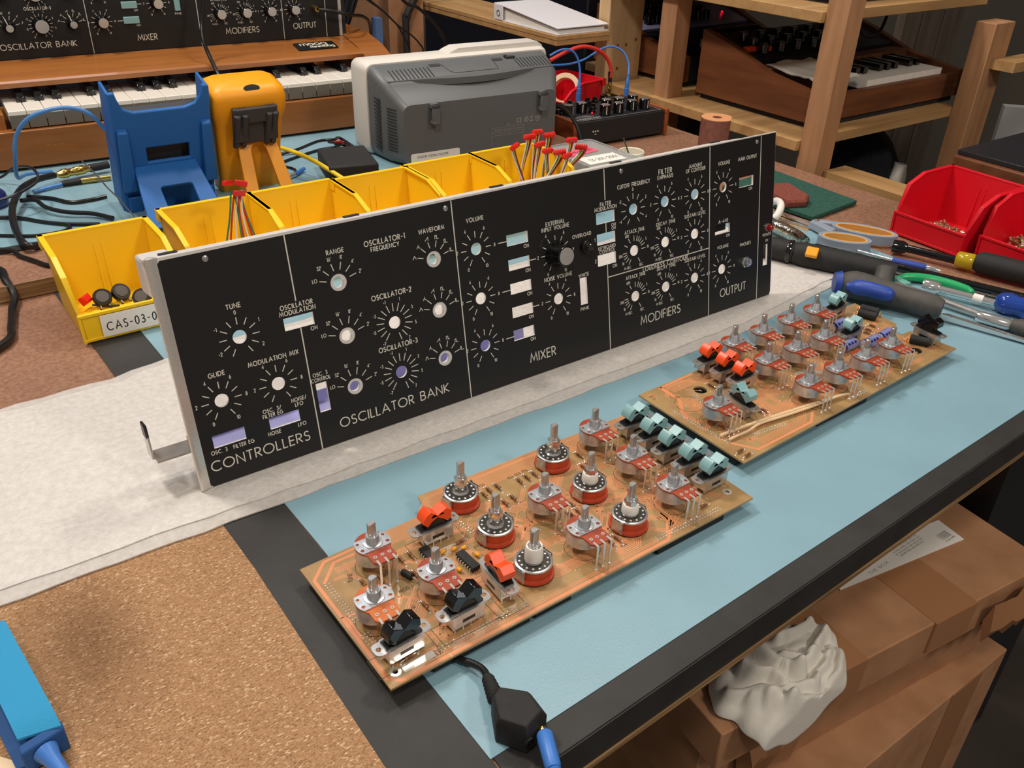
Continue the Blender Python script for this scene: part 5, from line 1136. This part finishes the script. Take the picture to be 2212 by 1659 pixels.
brd = thing('timber_boards', 'rough grey-brown boards leaning behind the blunt post at the right', 'boards', (2090, 720, -750))
for x, w_, h in ((1930, 70, 260), (2006, 88, 230), (2100, 84, 170)): MB().bx(x, x+w_, 700, 722, -750, h).build('board', 'back_board', brd, world=True, bev=1)
b = MB(); b.hexa([(1905, 398, -750), (1945, 350, -750), (1965, 366, -750), (1925, 414, -750)], [(1905, 398, -20), (1945, 350, -20), (1965, 366, -20), (1925, 414, -20)]); single(b, 'pale_panel', 'print_gray', 'narrow pale panel edge between the blunt post and the low synthesizer', 'panel', (1935, 382, -750))
b = MB().bx(1118, 1175, -200, 281, -45, -6); rl = single(b, 'timber_rail', 'ply_y', 'rough timber rail running along beyond the right edge of the bench', 'rail', (1146, 40, -45))
for y in (-180, 240): MB().bx(1120-1146, 1172-1146, y-20-40, y+20-40, -705, -.2).build('rail_leg', 'pine_z', rl)
cable('hanging_cable', [(1395, 480, 214), (1419, 470, 160), (1460, 470, 146), (1500, 480, 160), (1530, 490, 214)], 3, 'cable_black', 'black cable sagging under the upper shelf above the stored synthesizer keys', group='cables hanging behind the bench')
b = MB(); b.lathe([(3, 0), (2, 3)], 0, 0, 10); b.v = [(x+250, y+200, z+104) for x, y, z in b.v]; b.build('indicator_led', 'led_red', s1)
# ================================================================== cables and small things at the rear left
CG = 'cables tangled at the rear left'
cable('probe_cable', [(101, 590, 124), (90, 590, 142), (74, 592, 152), (50, 597, 153), (24, 604, 144), (8, 614, 124), (2, 626, 96), (6, 700, 50), (26, 775, 30), (60, 800, 22)], 2.5, 'cable_lightblue', 'light blue cable looping up beside the blue meter case')
cable('bnc_cable', [(-5, 526, 20), (-22, 519, 26), (-24, 566, 30), (-15, 632, 34), (5, 692, 36), (30, 730, 34), (56, 752, 30)], 4.2, 'cable_black', 'thick black cable with a nickel barrel connector at the rear left',
      plugs=[('barrel_connector', 'gold', (60, 755, 29), (104, 764, 29), [(0, 4), (.12, 5.6), (.16, 6.4), (.3, 6.4), (.34, 5.2), (.5, 5.2), (.54, 6.2), (.8, 6.2), (.86, 4.8), (1, 4.6)]), ('boot', 'black_matte', (104, 764, 29), (130, 768, 29), [(0, 5.6), (1, 5.2)])], group=CG)
cable('probe_lead', [(22, 720, 22.4), (45, 728, 22.4), (60, 731, 22.6)], 2.6, 'cable_lightblue', 'light blue lead with a brass connector lying under the nickel one',
      plugs=[('connector_boot', 'black_matte', (60, 731, 22.8), (84, 731, 23), [(0, 3.4), (1, 3.8)]), ('brass_connector', 'gold', (84, 731, 23), (122, 728, 23), [(0, 3.6), (.5, 3.8), (.52, 3), (1, 3)])])
for k, (pts, r, l) in enumerate([
    ([(12, 706, 21.6), (36, 684, 21.6), (54, 655, 21.6), (79, 652, 21.6), (98, 656, 21.6)], 2.4, 'black lead running across the rear mat to the blue meter case'),
    ([(-80, 660, 21.2), (-30, 642, 21.2), (-9, 627, 21.2), (11, 600, 21.2), (33, 578, 21.2), (66, 558, 21.2)], 2.2, 'black lead lying nearest the first yellow bin, left to right'),
    ([(0, 676, 27), (15, 664, 29), (22, 634, 27), (40, 609, 25.4), (65, 592, 24.2), (84, 566, 22.6)], 2.8, 'black lead curving over the others down to the first yellow bin'),
    ([(-60, 810, 22), (-10, 789, 26), (10, 763, 44), (21, 706, 60), (26, 678, 60), (24, 664, 54), (12, 652, 50), (-12, 640, 46), (-60, 635, 40)], 1.7, 'thin black lead rising in a loop at the left edge of the rear mat'),
    ([(-90, 590, 21), (-50, 585, 21), (-10, 560, 21), (20, 556, 21), (34, 566, 21), (30, 580, 21)], 1.9, 'short black lead hooked at the front of the rear mat'),
    ([(-120, 485, 19.6), (-61, 480, 19.6), (-57, 446, 19.6), (-54, 425, 9), (-61, 402, 4.3), (-69, 360, 4.3), (-79, 328, 4.3), (-130, 290, 4.3)], 4.0, 'thick black cable dropping off the raised board at the left edge'),
    ([(-90, 545, 23), (-41, 526, 22), (-32, 506, 19.6), (-22, 485, 19.6), (-11, 462, 19.6), (10, 445, 19.6)], 2.6, 'black cable lying on the raised board behind the first yellow bin')]):
    cable('lead', pts, r, 'cable_black', l, group=CG)
cable('thin_wire', [(84, 690, 62), (87, 629, 60), (86, 572, 60), (93, 556, 50), (98, 545, 40), (103, 528, 30), (108, 500, 18)], .9, 'tool_gray', 'thin grey wire bowing out in front of the blue meter case', group=None)
cp = thing('computer_mouse', 'glossy dark blue rounded mouse at the left edge of the rear mat', 'mouse', (-52, 700, 18.8))
b = MB(); b.loft([[(-52+rx*math.cos(2*PI*i/24), 700+ry*math.sin(2*PI*i/24), 18.8+z) for i in range(24)] for z, rx, ry in ((.1, 40, 27), (6, 42, 29), (16, 40, 27), (24, 32, 22), (29, 18, 12), (30, 4, 3))]); b.build('shell', 'navy', cp, world=True, smooth=70)
cable('yellow_cable', [(343, 659, 50), (350, 621, 52), (360, 587, 49), (370, 557, 42), (384, 520, 30), (388, 490, 21.5)], 3.1, 'cable_yellow', 'stiff yellow cable end poking up behind the yellow bins')
ad = thing('power_adapter', 'black power adapter brick lying behind the yellow bins left of the oscilloscope', 'power adapter', (415, 590, 18.7), -.25)
b = MB(); b.bx(-34, 36, -52, 42, .1, 28); b.build('brick', 'black_matte', ad, bev=3)
for k, (pts, r, l) in enumerate([([(300, 700, 21), (353, 716, 21), (390, 712, 26), (405, 660, 50), (425, 650, 52), (455, 690, 40), (476, 668, 22)], 2.2, 'black lead draped over the power adapter'),
    ([(290, 660, 20.8), (330, 668, 20.8), (372, 690, 20.8), (430, 712, 21), (460, 712, 21), (466, 740, 21)], 2.0, 'black lead lying along the rear of the power adapter'), ([(330, 604, 20.6), (356, 640, 20.6), (330, 690, 20.6), (300, 720, 20.6)], 1.8, 'black lead between the yellow meter and the power adapter')]):
    cable('lead', pts, r, 'cable_black', l, group='leads by the power adapter')
t = thing('plug_lead', 'blue-sleeved plug with a metal tip lying by the power adapter', 'plug', (350, 622, 18.8))
for n_, m, p, q, pr_ in (('tip', 'chrome', (330, 607, 22.6), (344, 612, 22.6), [(0, 2.2), (.3, 3.4), (1, 3.4)]), ('sleeve', 'cable_blue', (344, 612, 22.6), (366, 630, 23), [(0, 3.4), (1, 2.6)])): MB().spin(p, q, pr_).build(n_, m, t, world=True)
t = thing('cable_bundle', 'tangle of black and red leads at the foot of the oscilloscope', 'cables', (452, 640, 18.8))
rr = random.Random(4)
for k in range(5):
    MB().tube([(456+rr.uniform(-8, 4), 700+rr.uniform(-20, 30), 22+2*k), (452+rr.uniform(-8, 5), 670+rr.uniform(-10, 10), 24+4*k), (458+rr.uniform(-5, 3), 630+rr.uniform(-10, 10), 22+2*k), (452, 592+rr.uniform(-16, 16), 21+k)], 2.0, 7).build('lead', 'cable_red' if k == 3 else 'cable_black', t, world=True)
# ================================================================== tools at the right
hg = thing('hot_air_handle', 'black ribbed tool handle with a yellow slide switch beside the panel end', 'tool', (765, 20, .8))
b = MB(); b.spin((728, 88, 16.5), (746, 46, 16.5), [(0, 11), (.05, 13), (.9, 13.5), (1, 12)], 28); b.spin((746, 46, 16.5), (800, -58, 15), [(0, 12.6), (.1, 14.6), (.5, 14.4), (1, 11.5)], 28); b.build('grip', 'black_matte', hg, world=True, smooth=50)
b = MB(); b.M = Matrix.Translation((747, 22, 26)) @ Matrix.Rotation(-1.1, 4, 'Z') @ Matrix.Rotation(.75, 4, 'X'); b.bx(-7, 7, -9, 3, 0, 7); b.build('slide_switch', 'switch_amber', hg, world=True, bev=1.2)
b = MB(); b.spin((743, 53, 16.5), (745, 48, 16.5), [(0, 13.9), (.5, 14.6), (1, 13.9)], 28); b.build('collar', 'black_gloss', hg, world=True)
b = MB(); b.tube([(806, 140, 13), (803, 108, 13), (798, 84, 13), (788, 66, 14)], 9, 14, 6); k = b; t = single(b, 'braided_sleeve', 'chrome', 'shiny braided metal sleeve behind the black tool handle', 'sleeve', (800, 100, 4))
M['braid'] = pbr('braid', 'cfc8b8', .15, 1.0, bump=1.0, scale=220, var=.4); t.data.materials[0] = M['braid']
b = MB(); b.tube([(872, 196, 8), (868, 176, 20), (852, 156, 22), (838, 150, 12), (832, 158, 5)], 5, 12, 6); single(b, 'cord_loop', 'white', 'loop of thick white cord just right of the panel end', 'cord', (850, 165, 1))
single(MB().plate([(1015, 304), (1006, 140), (893, 131), (884, 290)], .1, 7), 'scouring_pad', 'pad_green', 'dark green abrasive pad lying on the brown board', 'abrasive pad', (950, 215, .1), bev=1.5)
b = MB(); b.loft([[(910+(x-910)*s_, 196+(y-196)*s_, z) for x, y in ((935, 236), (955, 226), (936, 172), (914, 160), (886, 172), (896, 208))] for z, s_ in ((7.2, .96), (10, 1), (15, 1), (19, .9))]); single(b, 'scouring_pad', 'pad_red', 'small red-brown abrasive pad on top of the green one', 'abrasive pad', (910, 196, 7.2), bev=1)
single(MB().plate([(872, 172), (874, 120), (855, 108), (852, 168)], .1, 1.4), 'wood_strip', 'ply', 'thin wooden strip under the scissor blades', 'strip', (863, 140, .1))
sx = thing('scissors', 'scissors with grey handles and peach inner loops', 'scissors', (870, 80, 1.6))
b = MB(); b.hexa([(866, 200, 3), (868, 200, 3), (877, 108, 4), (866, 106, 4)], [(866, 200, 5), (868, 200, 5), (877, 108, 7), (866, 106, 7)]); b.build('blade', 'chrome', sx, world=True)
b = MB(); b.hexa([(845, 196, 1.9), (848, 196, 1.9), (872, 108, 1.9), (862, 104, 1.9)], [(845, 196, 2.9), (848, 196, 2.9), (872, 108, 2.9), (862, 104, 2.9)]); b.build('blade', 'steel', sx, world=True)
def loop(cx, cy, a, rx, ry, name, z0, h):
    t = [(math.cos(2*PI*i/36), math.sin(2*PI*i/36)) for i in range(36)]
    def E(k, z): return [(cx+(rx-k)*c*math.cos(a)-(ry-k)*s*math.sin(a), cy+(rx-k)*c*math.sin(a)+(ry-k)*s*math.cos(a)) for c, s in t]
    b = MB(); b.plate(E(0, 0), z0, z0+h, [E(5, 0)]); hd = b.build('handle_loop', 'grip_gray', sx, world=True, bev=1.8)
    b = MB(); b.plate(E(5.1, 0), z0+.6, z0+h-.2, [E(7.4, 0)]); b.build('loop_lining', 'grip_peach', sx, world=True)
loop(846, 46, -.95, 33, 19, 'a', 2.2, 13); loop(893, 50, -1.1, 42, 19, 'b', 2.2, 13)
b = MB(); b.hexa([(862, 116, 2.4), (876, 118, 2.4), (868, 72, 2.2), (850, 70, 2.2)], [(864, 114, 12), (875, 116, 12), (866, 74, 14), (852, 72, 14)]); b.hexa([(864, 112, 7.2), (880, 114, 7.2), (890, 88, 7), (878, 84, 6)], [(866, 110, 13), (878, 112, 13), (888, 88, 15), (878, 86, 15)]); b.build('shank', 'grip_gray', sx, world=True, bev=1.5)
b = MB(); b.lathe([(4, 12), (3.6, 14), (1, 14.4)], 871, 108, 16); b.build('pivot_screw', 'chrome', sx, world=True)
def tool(name, label, cat, segs, base=None):
    base = base or segs[0][2]; t = thing(name, label, cat, (base[0], base[1], .8))
    for n_, m, p, q, pr_ in segs: MB().spin(p, q, pr_, 22).build(n_, m, t, world=True, smooth=45)
    return t
tool('nut_driver', 'nut driver with a black handle and clear yellow collar by the red bins', 'nut driver', [('socket', 'black_gloss', (887, 3, 10), (895, -12, 10), [(0, 8), (.7, 8.4), (1, 6)]), ('shaft', 'black_gloss', (895, -12, 10), (913, -68, 10), [(0, 5), (1, 5)]),
     ('collar', 'amber', (913, -68, 12), (919, -88, 13), [(0, 8), (.1, 10), (.9, 10), (1, 9)]), ('handle', 'black_matte', (919, -88, 15), (946, -180, 15), [(0, 10), (.08, 13.6), (.8, 14), (1, 12)])])
tool('blue_driver', 'slim screwdriver with a violet sleeve lying next to the scissors', 'screwdriver', [('tip', 'chrome', (842, 22, 6), (854, -20, 6), [(0, 2), (1, 2)]), ('sleeve', 'tool_blue', (854, -20, 6), (870, -56, 6), [(0, 4.2), (.9, 4.2), (1, 3)]), ('end_cap', 'chrome', (870, -56, 6), (875, -72, 6), [(0, 3), (.5, 3.6), (1, 2)])])
RODL = 'long shiny black rods'
tool('metal_rod', 'long shiny black rod running from the black tool handle to the right edge', 'rod', [('rod', 'black_gloss', (806, 60, 6), (896, -186, 6), [(0, 4.6), (1, 4.6)])])
tool('metal_rod', 'second long dark rod lying parallel in front of the first', 'rod', [('rod', 'dark_metal', (818, -30, 4.6), (880, -190, 4.6), [(0, 2.4), (1, 2.4)])])
tool('metal_rod', 'thin chrome rod lying close beside the long shiny black rod', 'rod', [('rod', 'chrome', (818, 62, 4), (866, -70, 4), [(0, 2.2), (1, 2.2)])])
tg = thing('cutter_handle', 'grey and blue curved tool grip with a stub, in front of the black handle', 'tool', (735, -90, .8))
b = MB()
path = [(709, -44, 18), (722, -56, 19), (735, -84, 18), (746, -112, 17), (757, -143, 16)]; rad = [8, 13, 15.5, 15, 13.5, 13, 13, 9]
P_ = []; R_ = []
for i in range(17):
    t_ = i/16*4; k = min(int(t_), 3); f_ = t_-k; P_.append(tuple(path[k][c]+(path[k+1][c]-path[k][c])*f_ for c in range(3))); R_.append([9, 12.6, 14.6, 15.6, 16, 16, 15.6, 15, 14.4, 13.8, 13.4, 13.2, 13, 13.2, 13.6, 12.8, 10][i])
b.tube(P_, R_, 20, 0); b.build('grip', 'tool_gray', tg, world=True, smooth=60)
b = MB(); b.spin((755, -70, 20), (764, -64, 34), [(0, 11), (.2, 10), (.9, 9.6), (1, 8)], 20); b.build('stub', 'tool_gray', tg, world=True)
b = MB(); b.tube([(706, -58, 22), (714, -80, 25), (724, -104, 24)], [5, 8, 8.6, 8.6, 8.4, 8, 7, 4], 14, 5); b.build('grip_inlay', 'tool_blue', tg, world=True, smooth=60)
b = MB(); b.tube([(707, -40, 20), (712, -45, 20)], [11, 13.4, 13.6], 16, 2); b.build('end_inlay', 'tool_blue', tg, world=True, smooth=60)
b = MB(); b.hexa([(758, -141, 4), (766, -147, 4), (796, -238, 3), (790, -240, 3)], [(758, -141, 10), (766, -147, 10), (796, -238, 5), (790, -240, 5)]); b.build('blade', 'chrome', tg, world=True)
pl = thing('pliers', 'pliers with green grips lying behind the grey and blue tool', 'pliers', (820, -90, .8))
b = MB(); b.tube([(806, -58, 8), (824, -66, 8), (840, -86, 8), (850, -120, 7), (846, -128, 6)], [3.5, 5, 5.4, 5.4, 5.4, 5, 4, 2.5], 12, 5); b.build('grip', 'green_grip', pl, world=True, smooth=60)
b = MB(); b.hexa([(796, -56, 4), (806, -54, 4), (804, -80, 3), (792, -78, 3)], [(797, -57, 12), (805, -55, 12), (803, -78, 11), (793, -76, 11)]); b.build('jaw_cover', 'teal', pl, world=True, bev=1)
b = MB(); b.tube([(778, -72, 12), (790, -104, 9), (798, -150, 7), (806, -196, 6)], 4.2, 10, 6); b.build('handle_arm', 'steel', pl, world=True)
tool('socket_driver', 'chrome socket driver with a clear blue handle at the right edge', 'socket driver', [('socket', 'chrome', (811, -88, 10), (817, -106, 10), [(0, 7), (.1, 7.6), (.8, 7.6), (1, 5)]), ('shaft', 'chrome', (817, -106, 10), (836, -160, 10), [(0, 4), (1, 4)]), ('white_band', 'nylon', (829, -139, 10), (832, -149, 10), [(0, 5), (1, 5)]),
     ('handle', 'blue_clear', (836, -160, 13), (856, -222, 13), [(0, 5), (.05, 10), (.2, 12.6), (.35, 10.4), (.55, 12.6), (.9, 12.4), (1, 9)])])
tool('chrome_bit_holder', 'chrome barrel with a dark grip below the blue-handled driver', 'screwdriver', [('barrel', 'chrome', (790, -166, 9), (799, -199, 9), [(0, 5), (.1, 6.4), (.9, 6.4), (1, 5)]), ('grip', 'tool_gray', (799, -199, 10), (812, -246, 10), [(0, 6), (.15, 9), (.9, 9), (1, 7)])])
# ================================================================== adapter and blue plug at the front, wrist strap
fa = thing('splitter_box', 'black angular ground splitter box on the front corner of the blue mat', 'splitter', (76, -302, .9))
b = MB(); low = [(70, -288), (76, -284), (90, -298), (89, -315), (72, -320), (62, -304)]; up = [(70, -291), (76, -288), (87, -299), (86, -313), (73, -317), (64, -305)]
b.loft([[(x, y, 1.0) for x, y in low], [(x, y, 16) for x, y in low], [(x, y, 21) for x, y in up]]); b.build('housing', 'black_matte', fa, world=True, bev=.8)
b = MB(); b.tube([(70, -222, 3.2), (74, -243, 4.0), (79, -254, 6), (81, -263, 8), (79, -272, 10)], 2.3, 10, 6); b.build('lead', 'cable_black', fa, world=True)
b = MB()
for k in range(6): b.spin((79-.9*k, -271-2.9*k, 10+.3*k), (78.2-.9*k, -273.6-2.9*k, 10.2+.3*k), [(0, 3.4+.2*k), (.6, 4.0+.25*k), (1, 3.2+.2*k)], 16)
b.spin((79, -270, 10), (73.5, -288, 12), [(0, 2.6), (1, 4)], 14); b.build('strain_relief', 'black_matte', fa, world=True)
b = MB(); b.M = Matrix.Translation((73.5, -320.3, 11)) @ Matrix.Rotation(PI/2, 4, 'X') @ Matrix.Rotation(0, 4, 'Z'); b.ring(0, 0, -.6, 1.0, 3.6, 2.2, 18); b.lathe([(2.2, -.4), (2.1, -.2)], 0, 0, 16); b.build('spare_socket', 'black_gloss', fa, world=True)
bl = thing('banana_plug', 'blue plug pushed into the black splitter box, running off the front edge', 'plug', (80, -330, .9))
b = MB(); b.spin((83, -317.9, 12), (82.4, -321, 12), [(0, 2.4), (1, 2.4)], 14); b.build('tip', 'gold', bl, world=True)
b = MB(); b.spin((82.4, -321, 12), (73.5, -341, 12), [(0, 4.2), (.05, 4.8), (.9, 4.5), (1, 3.8)], 20); b.build('body', 'cable_blue', bl, world=True)
b = MB()
for k in range(6): b.spin((73.5-.9*k, -341-2.4*k, 12-.25*k), (72.9-.9*k, -342.7-2.4*k, 11.8-.25*k), [(0, 3.4), (.5, 4.0), (1, 3.3)], 16)
b.tube([(74, -340, 12), (68, -356, 10.5), (60, -385, 4), (40, -420, -20), (20, -430, -60)], 2.2, 10, 6); b.build('strain_relief', 'cable_blue', bl, world=True)
ws = thing('wrist_strap', 'bright blue woven wrist strap with a blue lead at the left front edge', 'wrist strap', (-155, -110, .2))
def band(prof, w0, name, mat):
    b = MB(); b.loft([[(x-w0/2*c, y-w0/2*s_, z), (x+w0/2*c, y+w0/2*s_, z), (x+w0/2*c, y+w0/2*s_, z-1.6), (x-w0/2*c, y-w0/2*s_, z-1.6)] for x, y, z, c, s_ in prof]); return b.build(name, mat, ws, world=True, smooth=60)
prof = []
for i in range(25):
    t_ = i/24; x = -152-2*t_+11*t_; y = -60-112*t_; prof.append((x, y, 10+13*math.sin(PI*min(1, t_*1.25+.1))**.7 if t_ < .7 else 22.6-3*(t_-.7)/.3, .98, .18))
prof = [(-154+13*(i/24), -66-108*(i/24), 23-14*max(0, 1-i/5)**2-(4*max(0, (i-21)/3)**2), .985, -.17) for i in range(25)]
band(prof, 21, 'webbing', 'strap')
prof2 = [(-160+14*(i/24), -70-108*(i/24), 3+4*math.sin(PI*i/24), .985, -.17) for i in range(25)]
band(prof2, 21, 'lower_webbing', 'strap_dark')
b = MB(); b.hexa([(-152, -182, 1), (-130, -177, 1), (-130, -172, 1), (-152, -177, 1)], [(-152, -182, 17), (-130, -177, 17), (-130, -172, 19), (-152, -177, 19)]); b.build('buckle', 'strap_dark', ws, world=True, bev=1)
b = MB(); b.spin((-141, -180, 10), (-136, -199, 8), [(0, 6.5), (.3, 4.6), (1, 3.4)], 18)
for k in range(4): b.spin((-136.6+.6*k, -197-2.6*k, 8-.4*k), (-136.1+.6*k, -199-2.6*k, 7.8-.4*k), [(0, 3.2), (.5, 3.8), (1, 3)], 14)
b.tube([(-137, -196, 8), (-133, -210, 6), (-124, -240, 2.4), (-112, -290, 2.4)], 1.7, 10, 6); b.build('snap_lead', 'cable_blue', ws, world=True)
single(MB().plate([(-420, -150), (-163, -160), (-143, -185), (-128, -262), (-420, -300)], .05, .5), 'paper_sheet', 'tape_cream', 'beige paper sheet under the wrist strap at the left edge', 'paper', (-250, -210, .05))
# ================================================================== cartons under the bench
ca = thing('cardboard_box', 'taped brown cardboard box with an overhanging lid directly under the bench', 'cardboard box', (520, -150, -330), -.11)
MB().bx(-208, 226, -168, 200, 103, 150).build('lid', 'cardboard', ca, bev=1.5)
MB().bx(-196, 214, -140, 190, 0, 102.5).build('carton', 'cardboard', ca, bev=1)
b = MB(); b.bx(50, 110, -170, 190, 150.1, 150.5); b.bx(50, 110, -170.3, -168.1, 112, 150.3); b.build('packing_tape', 'tape_brown', ca)
b = MB(); b.bx(-100, -40, -169.2, -168.1, 106, 150.3); b.bx(-100, -40, -169.2, 100, 150.1, 150.4); b.build('packing_tape', 'tape_brown', ca)
b = MB(); rr = random.Random(9); n = 8; sec_ = []
for i in range(n+1):
    x = 130+12*i; sec_.append([(x, -172-rr.uniform(2, 8), 146-rr.uniform(0, 8)), (x+3, -180-rr.uniform(0, 8), 120-rr.uniform(0, 14)), (x+2, -176-rr.uniform(0, 4), 98-rr.uniform(0, 16)), (x, -171.5, 118)])
b.loft(sec_); b.build('torn_tape', 'tape_brown', ca, smooth=20)
b = MB(); sec_ = []
for i in range(7):
    x = -150+11*i; sec_.append([(x, -142-rr.uniform(1, 6), 96), (x+4, -150-rr.uniform(0, 10), 60-rr.uniform(0, 14)), (x, -146-rr.uniform(0, 6), 26-rr.uniform(0, 10)), (x, -141, 60)])
b.loft(sec_); b.build('torn_tape', 'tape_brown', ca, smooth=20)
cb = thing('cardboard_box', 'larger brown cardboard box standing on the floor under the taped one', 'cardboard box', (590, -140, -750), 0)
MB().bx(400, 752, -334, 120, -750, -330.3).build('carton', 'cardboard', cb, world=True, bev=1.5)
MB().bx(640, 700, -335, -334.1, -600, -331).build('packing_tape', 'tape_brown', cb, world=True)
cc = thing('cardboard_box', 'brown cardboard box half hidden beyond the stack at the right under the bench', 'cardboard box', (830, -60, -750), 0)
MB().bx(772, 930, -200, 240, -750, -215).build('carton', 'cardboard', cc, world=True, bev=1.5)
single(MB().bx(762, 1060, -262, -205, -750, -60), 'dark_panel', 'synth_dark', 'dark panel standing on the floor right of the cardboard boxes', 'panel', (900, -235, -750))
b = MB(); b.plate([(690, -240), (684, -273), (512, -246), (516, -214)], -179.2, -178.4); pp = single(b, 'instruction_sheet', 'paper', 'white printed sheet with a small barcode lying on the taped cardboard box', 'paper', (600, -240, -179.2))
b = MB(); rr = random.Random(1)
x = 664
while x < 680: w_ = rr.choice([.5, .9, 1.3]); y0 = -262+(x-664)*.0; b.add([(x, y0, .95), (x+w_, y0, .95), (x+w_, y0+9, .95), (x, y0+9, .95)], [(0, 1, 2, 3)]); x += w_+rr.choice([.5, .8, 1.1])
for k in range(5): text(b, 'INSTRUCTIONS AND PARTS LIST', 625, -238-3.4*k, 1.8, .16, .8, .24, width=46-6*(k == 4), z=.95)
text(b, '0 12345 67890', 672, -265.6, 2, .16, .8, .2, width=16, z=.95); text(b, 'THE BOX', 570, -250, 3, .16, .8, .24, width=30, z=.95)
b.v = [(x_-600, y_+240, z_) for x_, y_, z_ in b.v]; b.build('printing', 'print_gray', pp)
# crumpled white cloth over the box edge
FOLDS = [(-.75, -.1, -.35, -.62, .09, 13), (-.35, -.62, .3, -.78, .08, 12), (.3, -.78, .85, -.35, .08, 9), (-.5, .3, -.25, -.3, .07, 14), (-.25, .5, 0, -.25, .08, 12), (0, -.25, .75, .05, .07, 13), (.1, .45, .7, .35, .08, 11), (.7, .35, .85, 0, .07, 9), (-.8, .25, -.55, -.25, .06, 9), (.05, .1, .55, -.3, .05, 6), (-.6, -.35, .1, -.5, .06, 9), (.1, -.5, .7, -.2, .05, 8)]
def cloth_z(u, v):
    r = math.hypot(u, v); h = 30*max(0, 1-r**2.6)**.6
    u2 = u+.05*math.sin(6*v+1); v2 = v+.06*math.sin(5*u)
    for a, b_, c, d_, w_, k in FOLDS:
        t = max(0, min(1, ((u2-a)*(c-a)+(v2-b_)*(d_-b_))/((c-a)**2+(d_-b_)**2))); q = math.hypot(u2-a-t*(c-a), v2-b_-t*(d_-b_))
        h += k*(math.exp(-(q/w_)**2)-.35*math.exp(-(q/(w_*2.4))**2))*min(1, (1.04-r)*6)
    return h+1.6*math.sin(17*u+9*v)*math.sin(11*v-6*u)*max(0, 1-r)
n, m_ = 110, 44; vs = [(375, -286, -179+cloth_z(0, 0))]; fs = []
for j in range(1, m_+1):
    r = j/m_
    for i in range(n):
        a = 2*PI*i/n; e = 1+.07*math.sin(3*a+1)+.04*math.sin(7*a)+.02*math.sin(13*a); u, v = r*math.cos(a), r*math.sin(a)
        x, y = 375+72*e*u+8*v, -286+50*e*v; z = -178.5+max(1, cloth_z(u, v))
        if y < -310: d_ = (-310-y); y = -310-min(d_, 10); z -= max(0, d_-6)*1.15
        vs.append((x, y, z))
for i in range(n): fs.append((0, 1+i, 1+(i+1) % n))
for j in range(m_-1):
    for i in range(n): a = 1+j*n+i; b_ = 1+j*n+(i+1) % n; fs.append((a, a+n, b_+n, b_))
o = single(MB().add(vs, fs), 'cloth', 'cloth_white', 'crumpled white cloth draped over the edge of the taped cardboard box', 'cloth', (375, -284, -179), smooth=80)
md = o.modifiers.new('solid', 'SOLIDIFY'); md.thickness = .0012; md.offset = 1
md = o.modifiers.new('sub', 'SUBSURF'); md.levels = 1; md.render_levels = 1
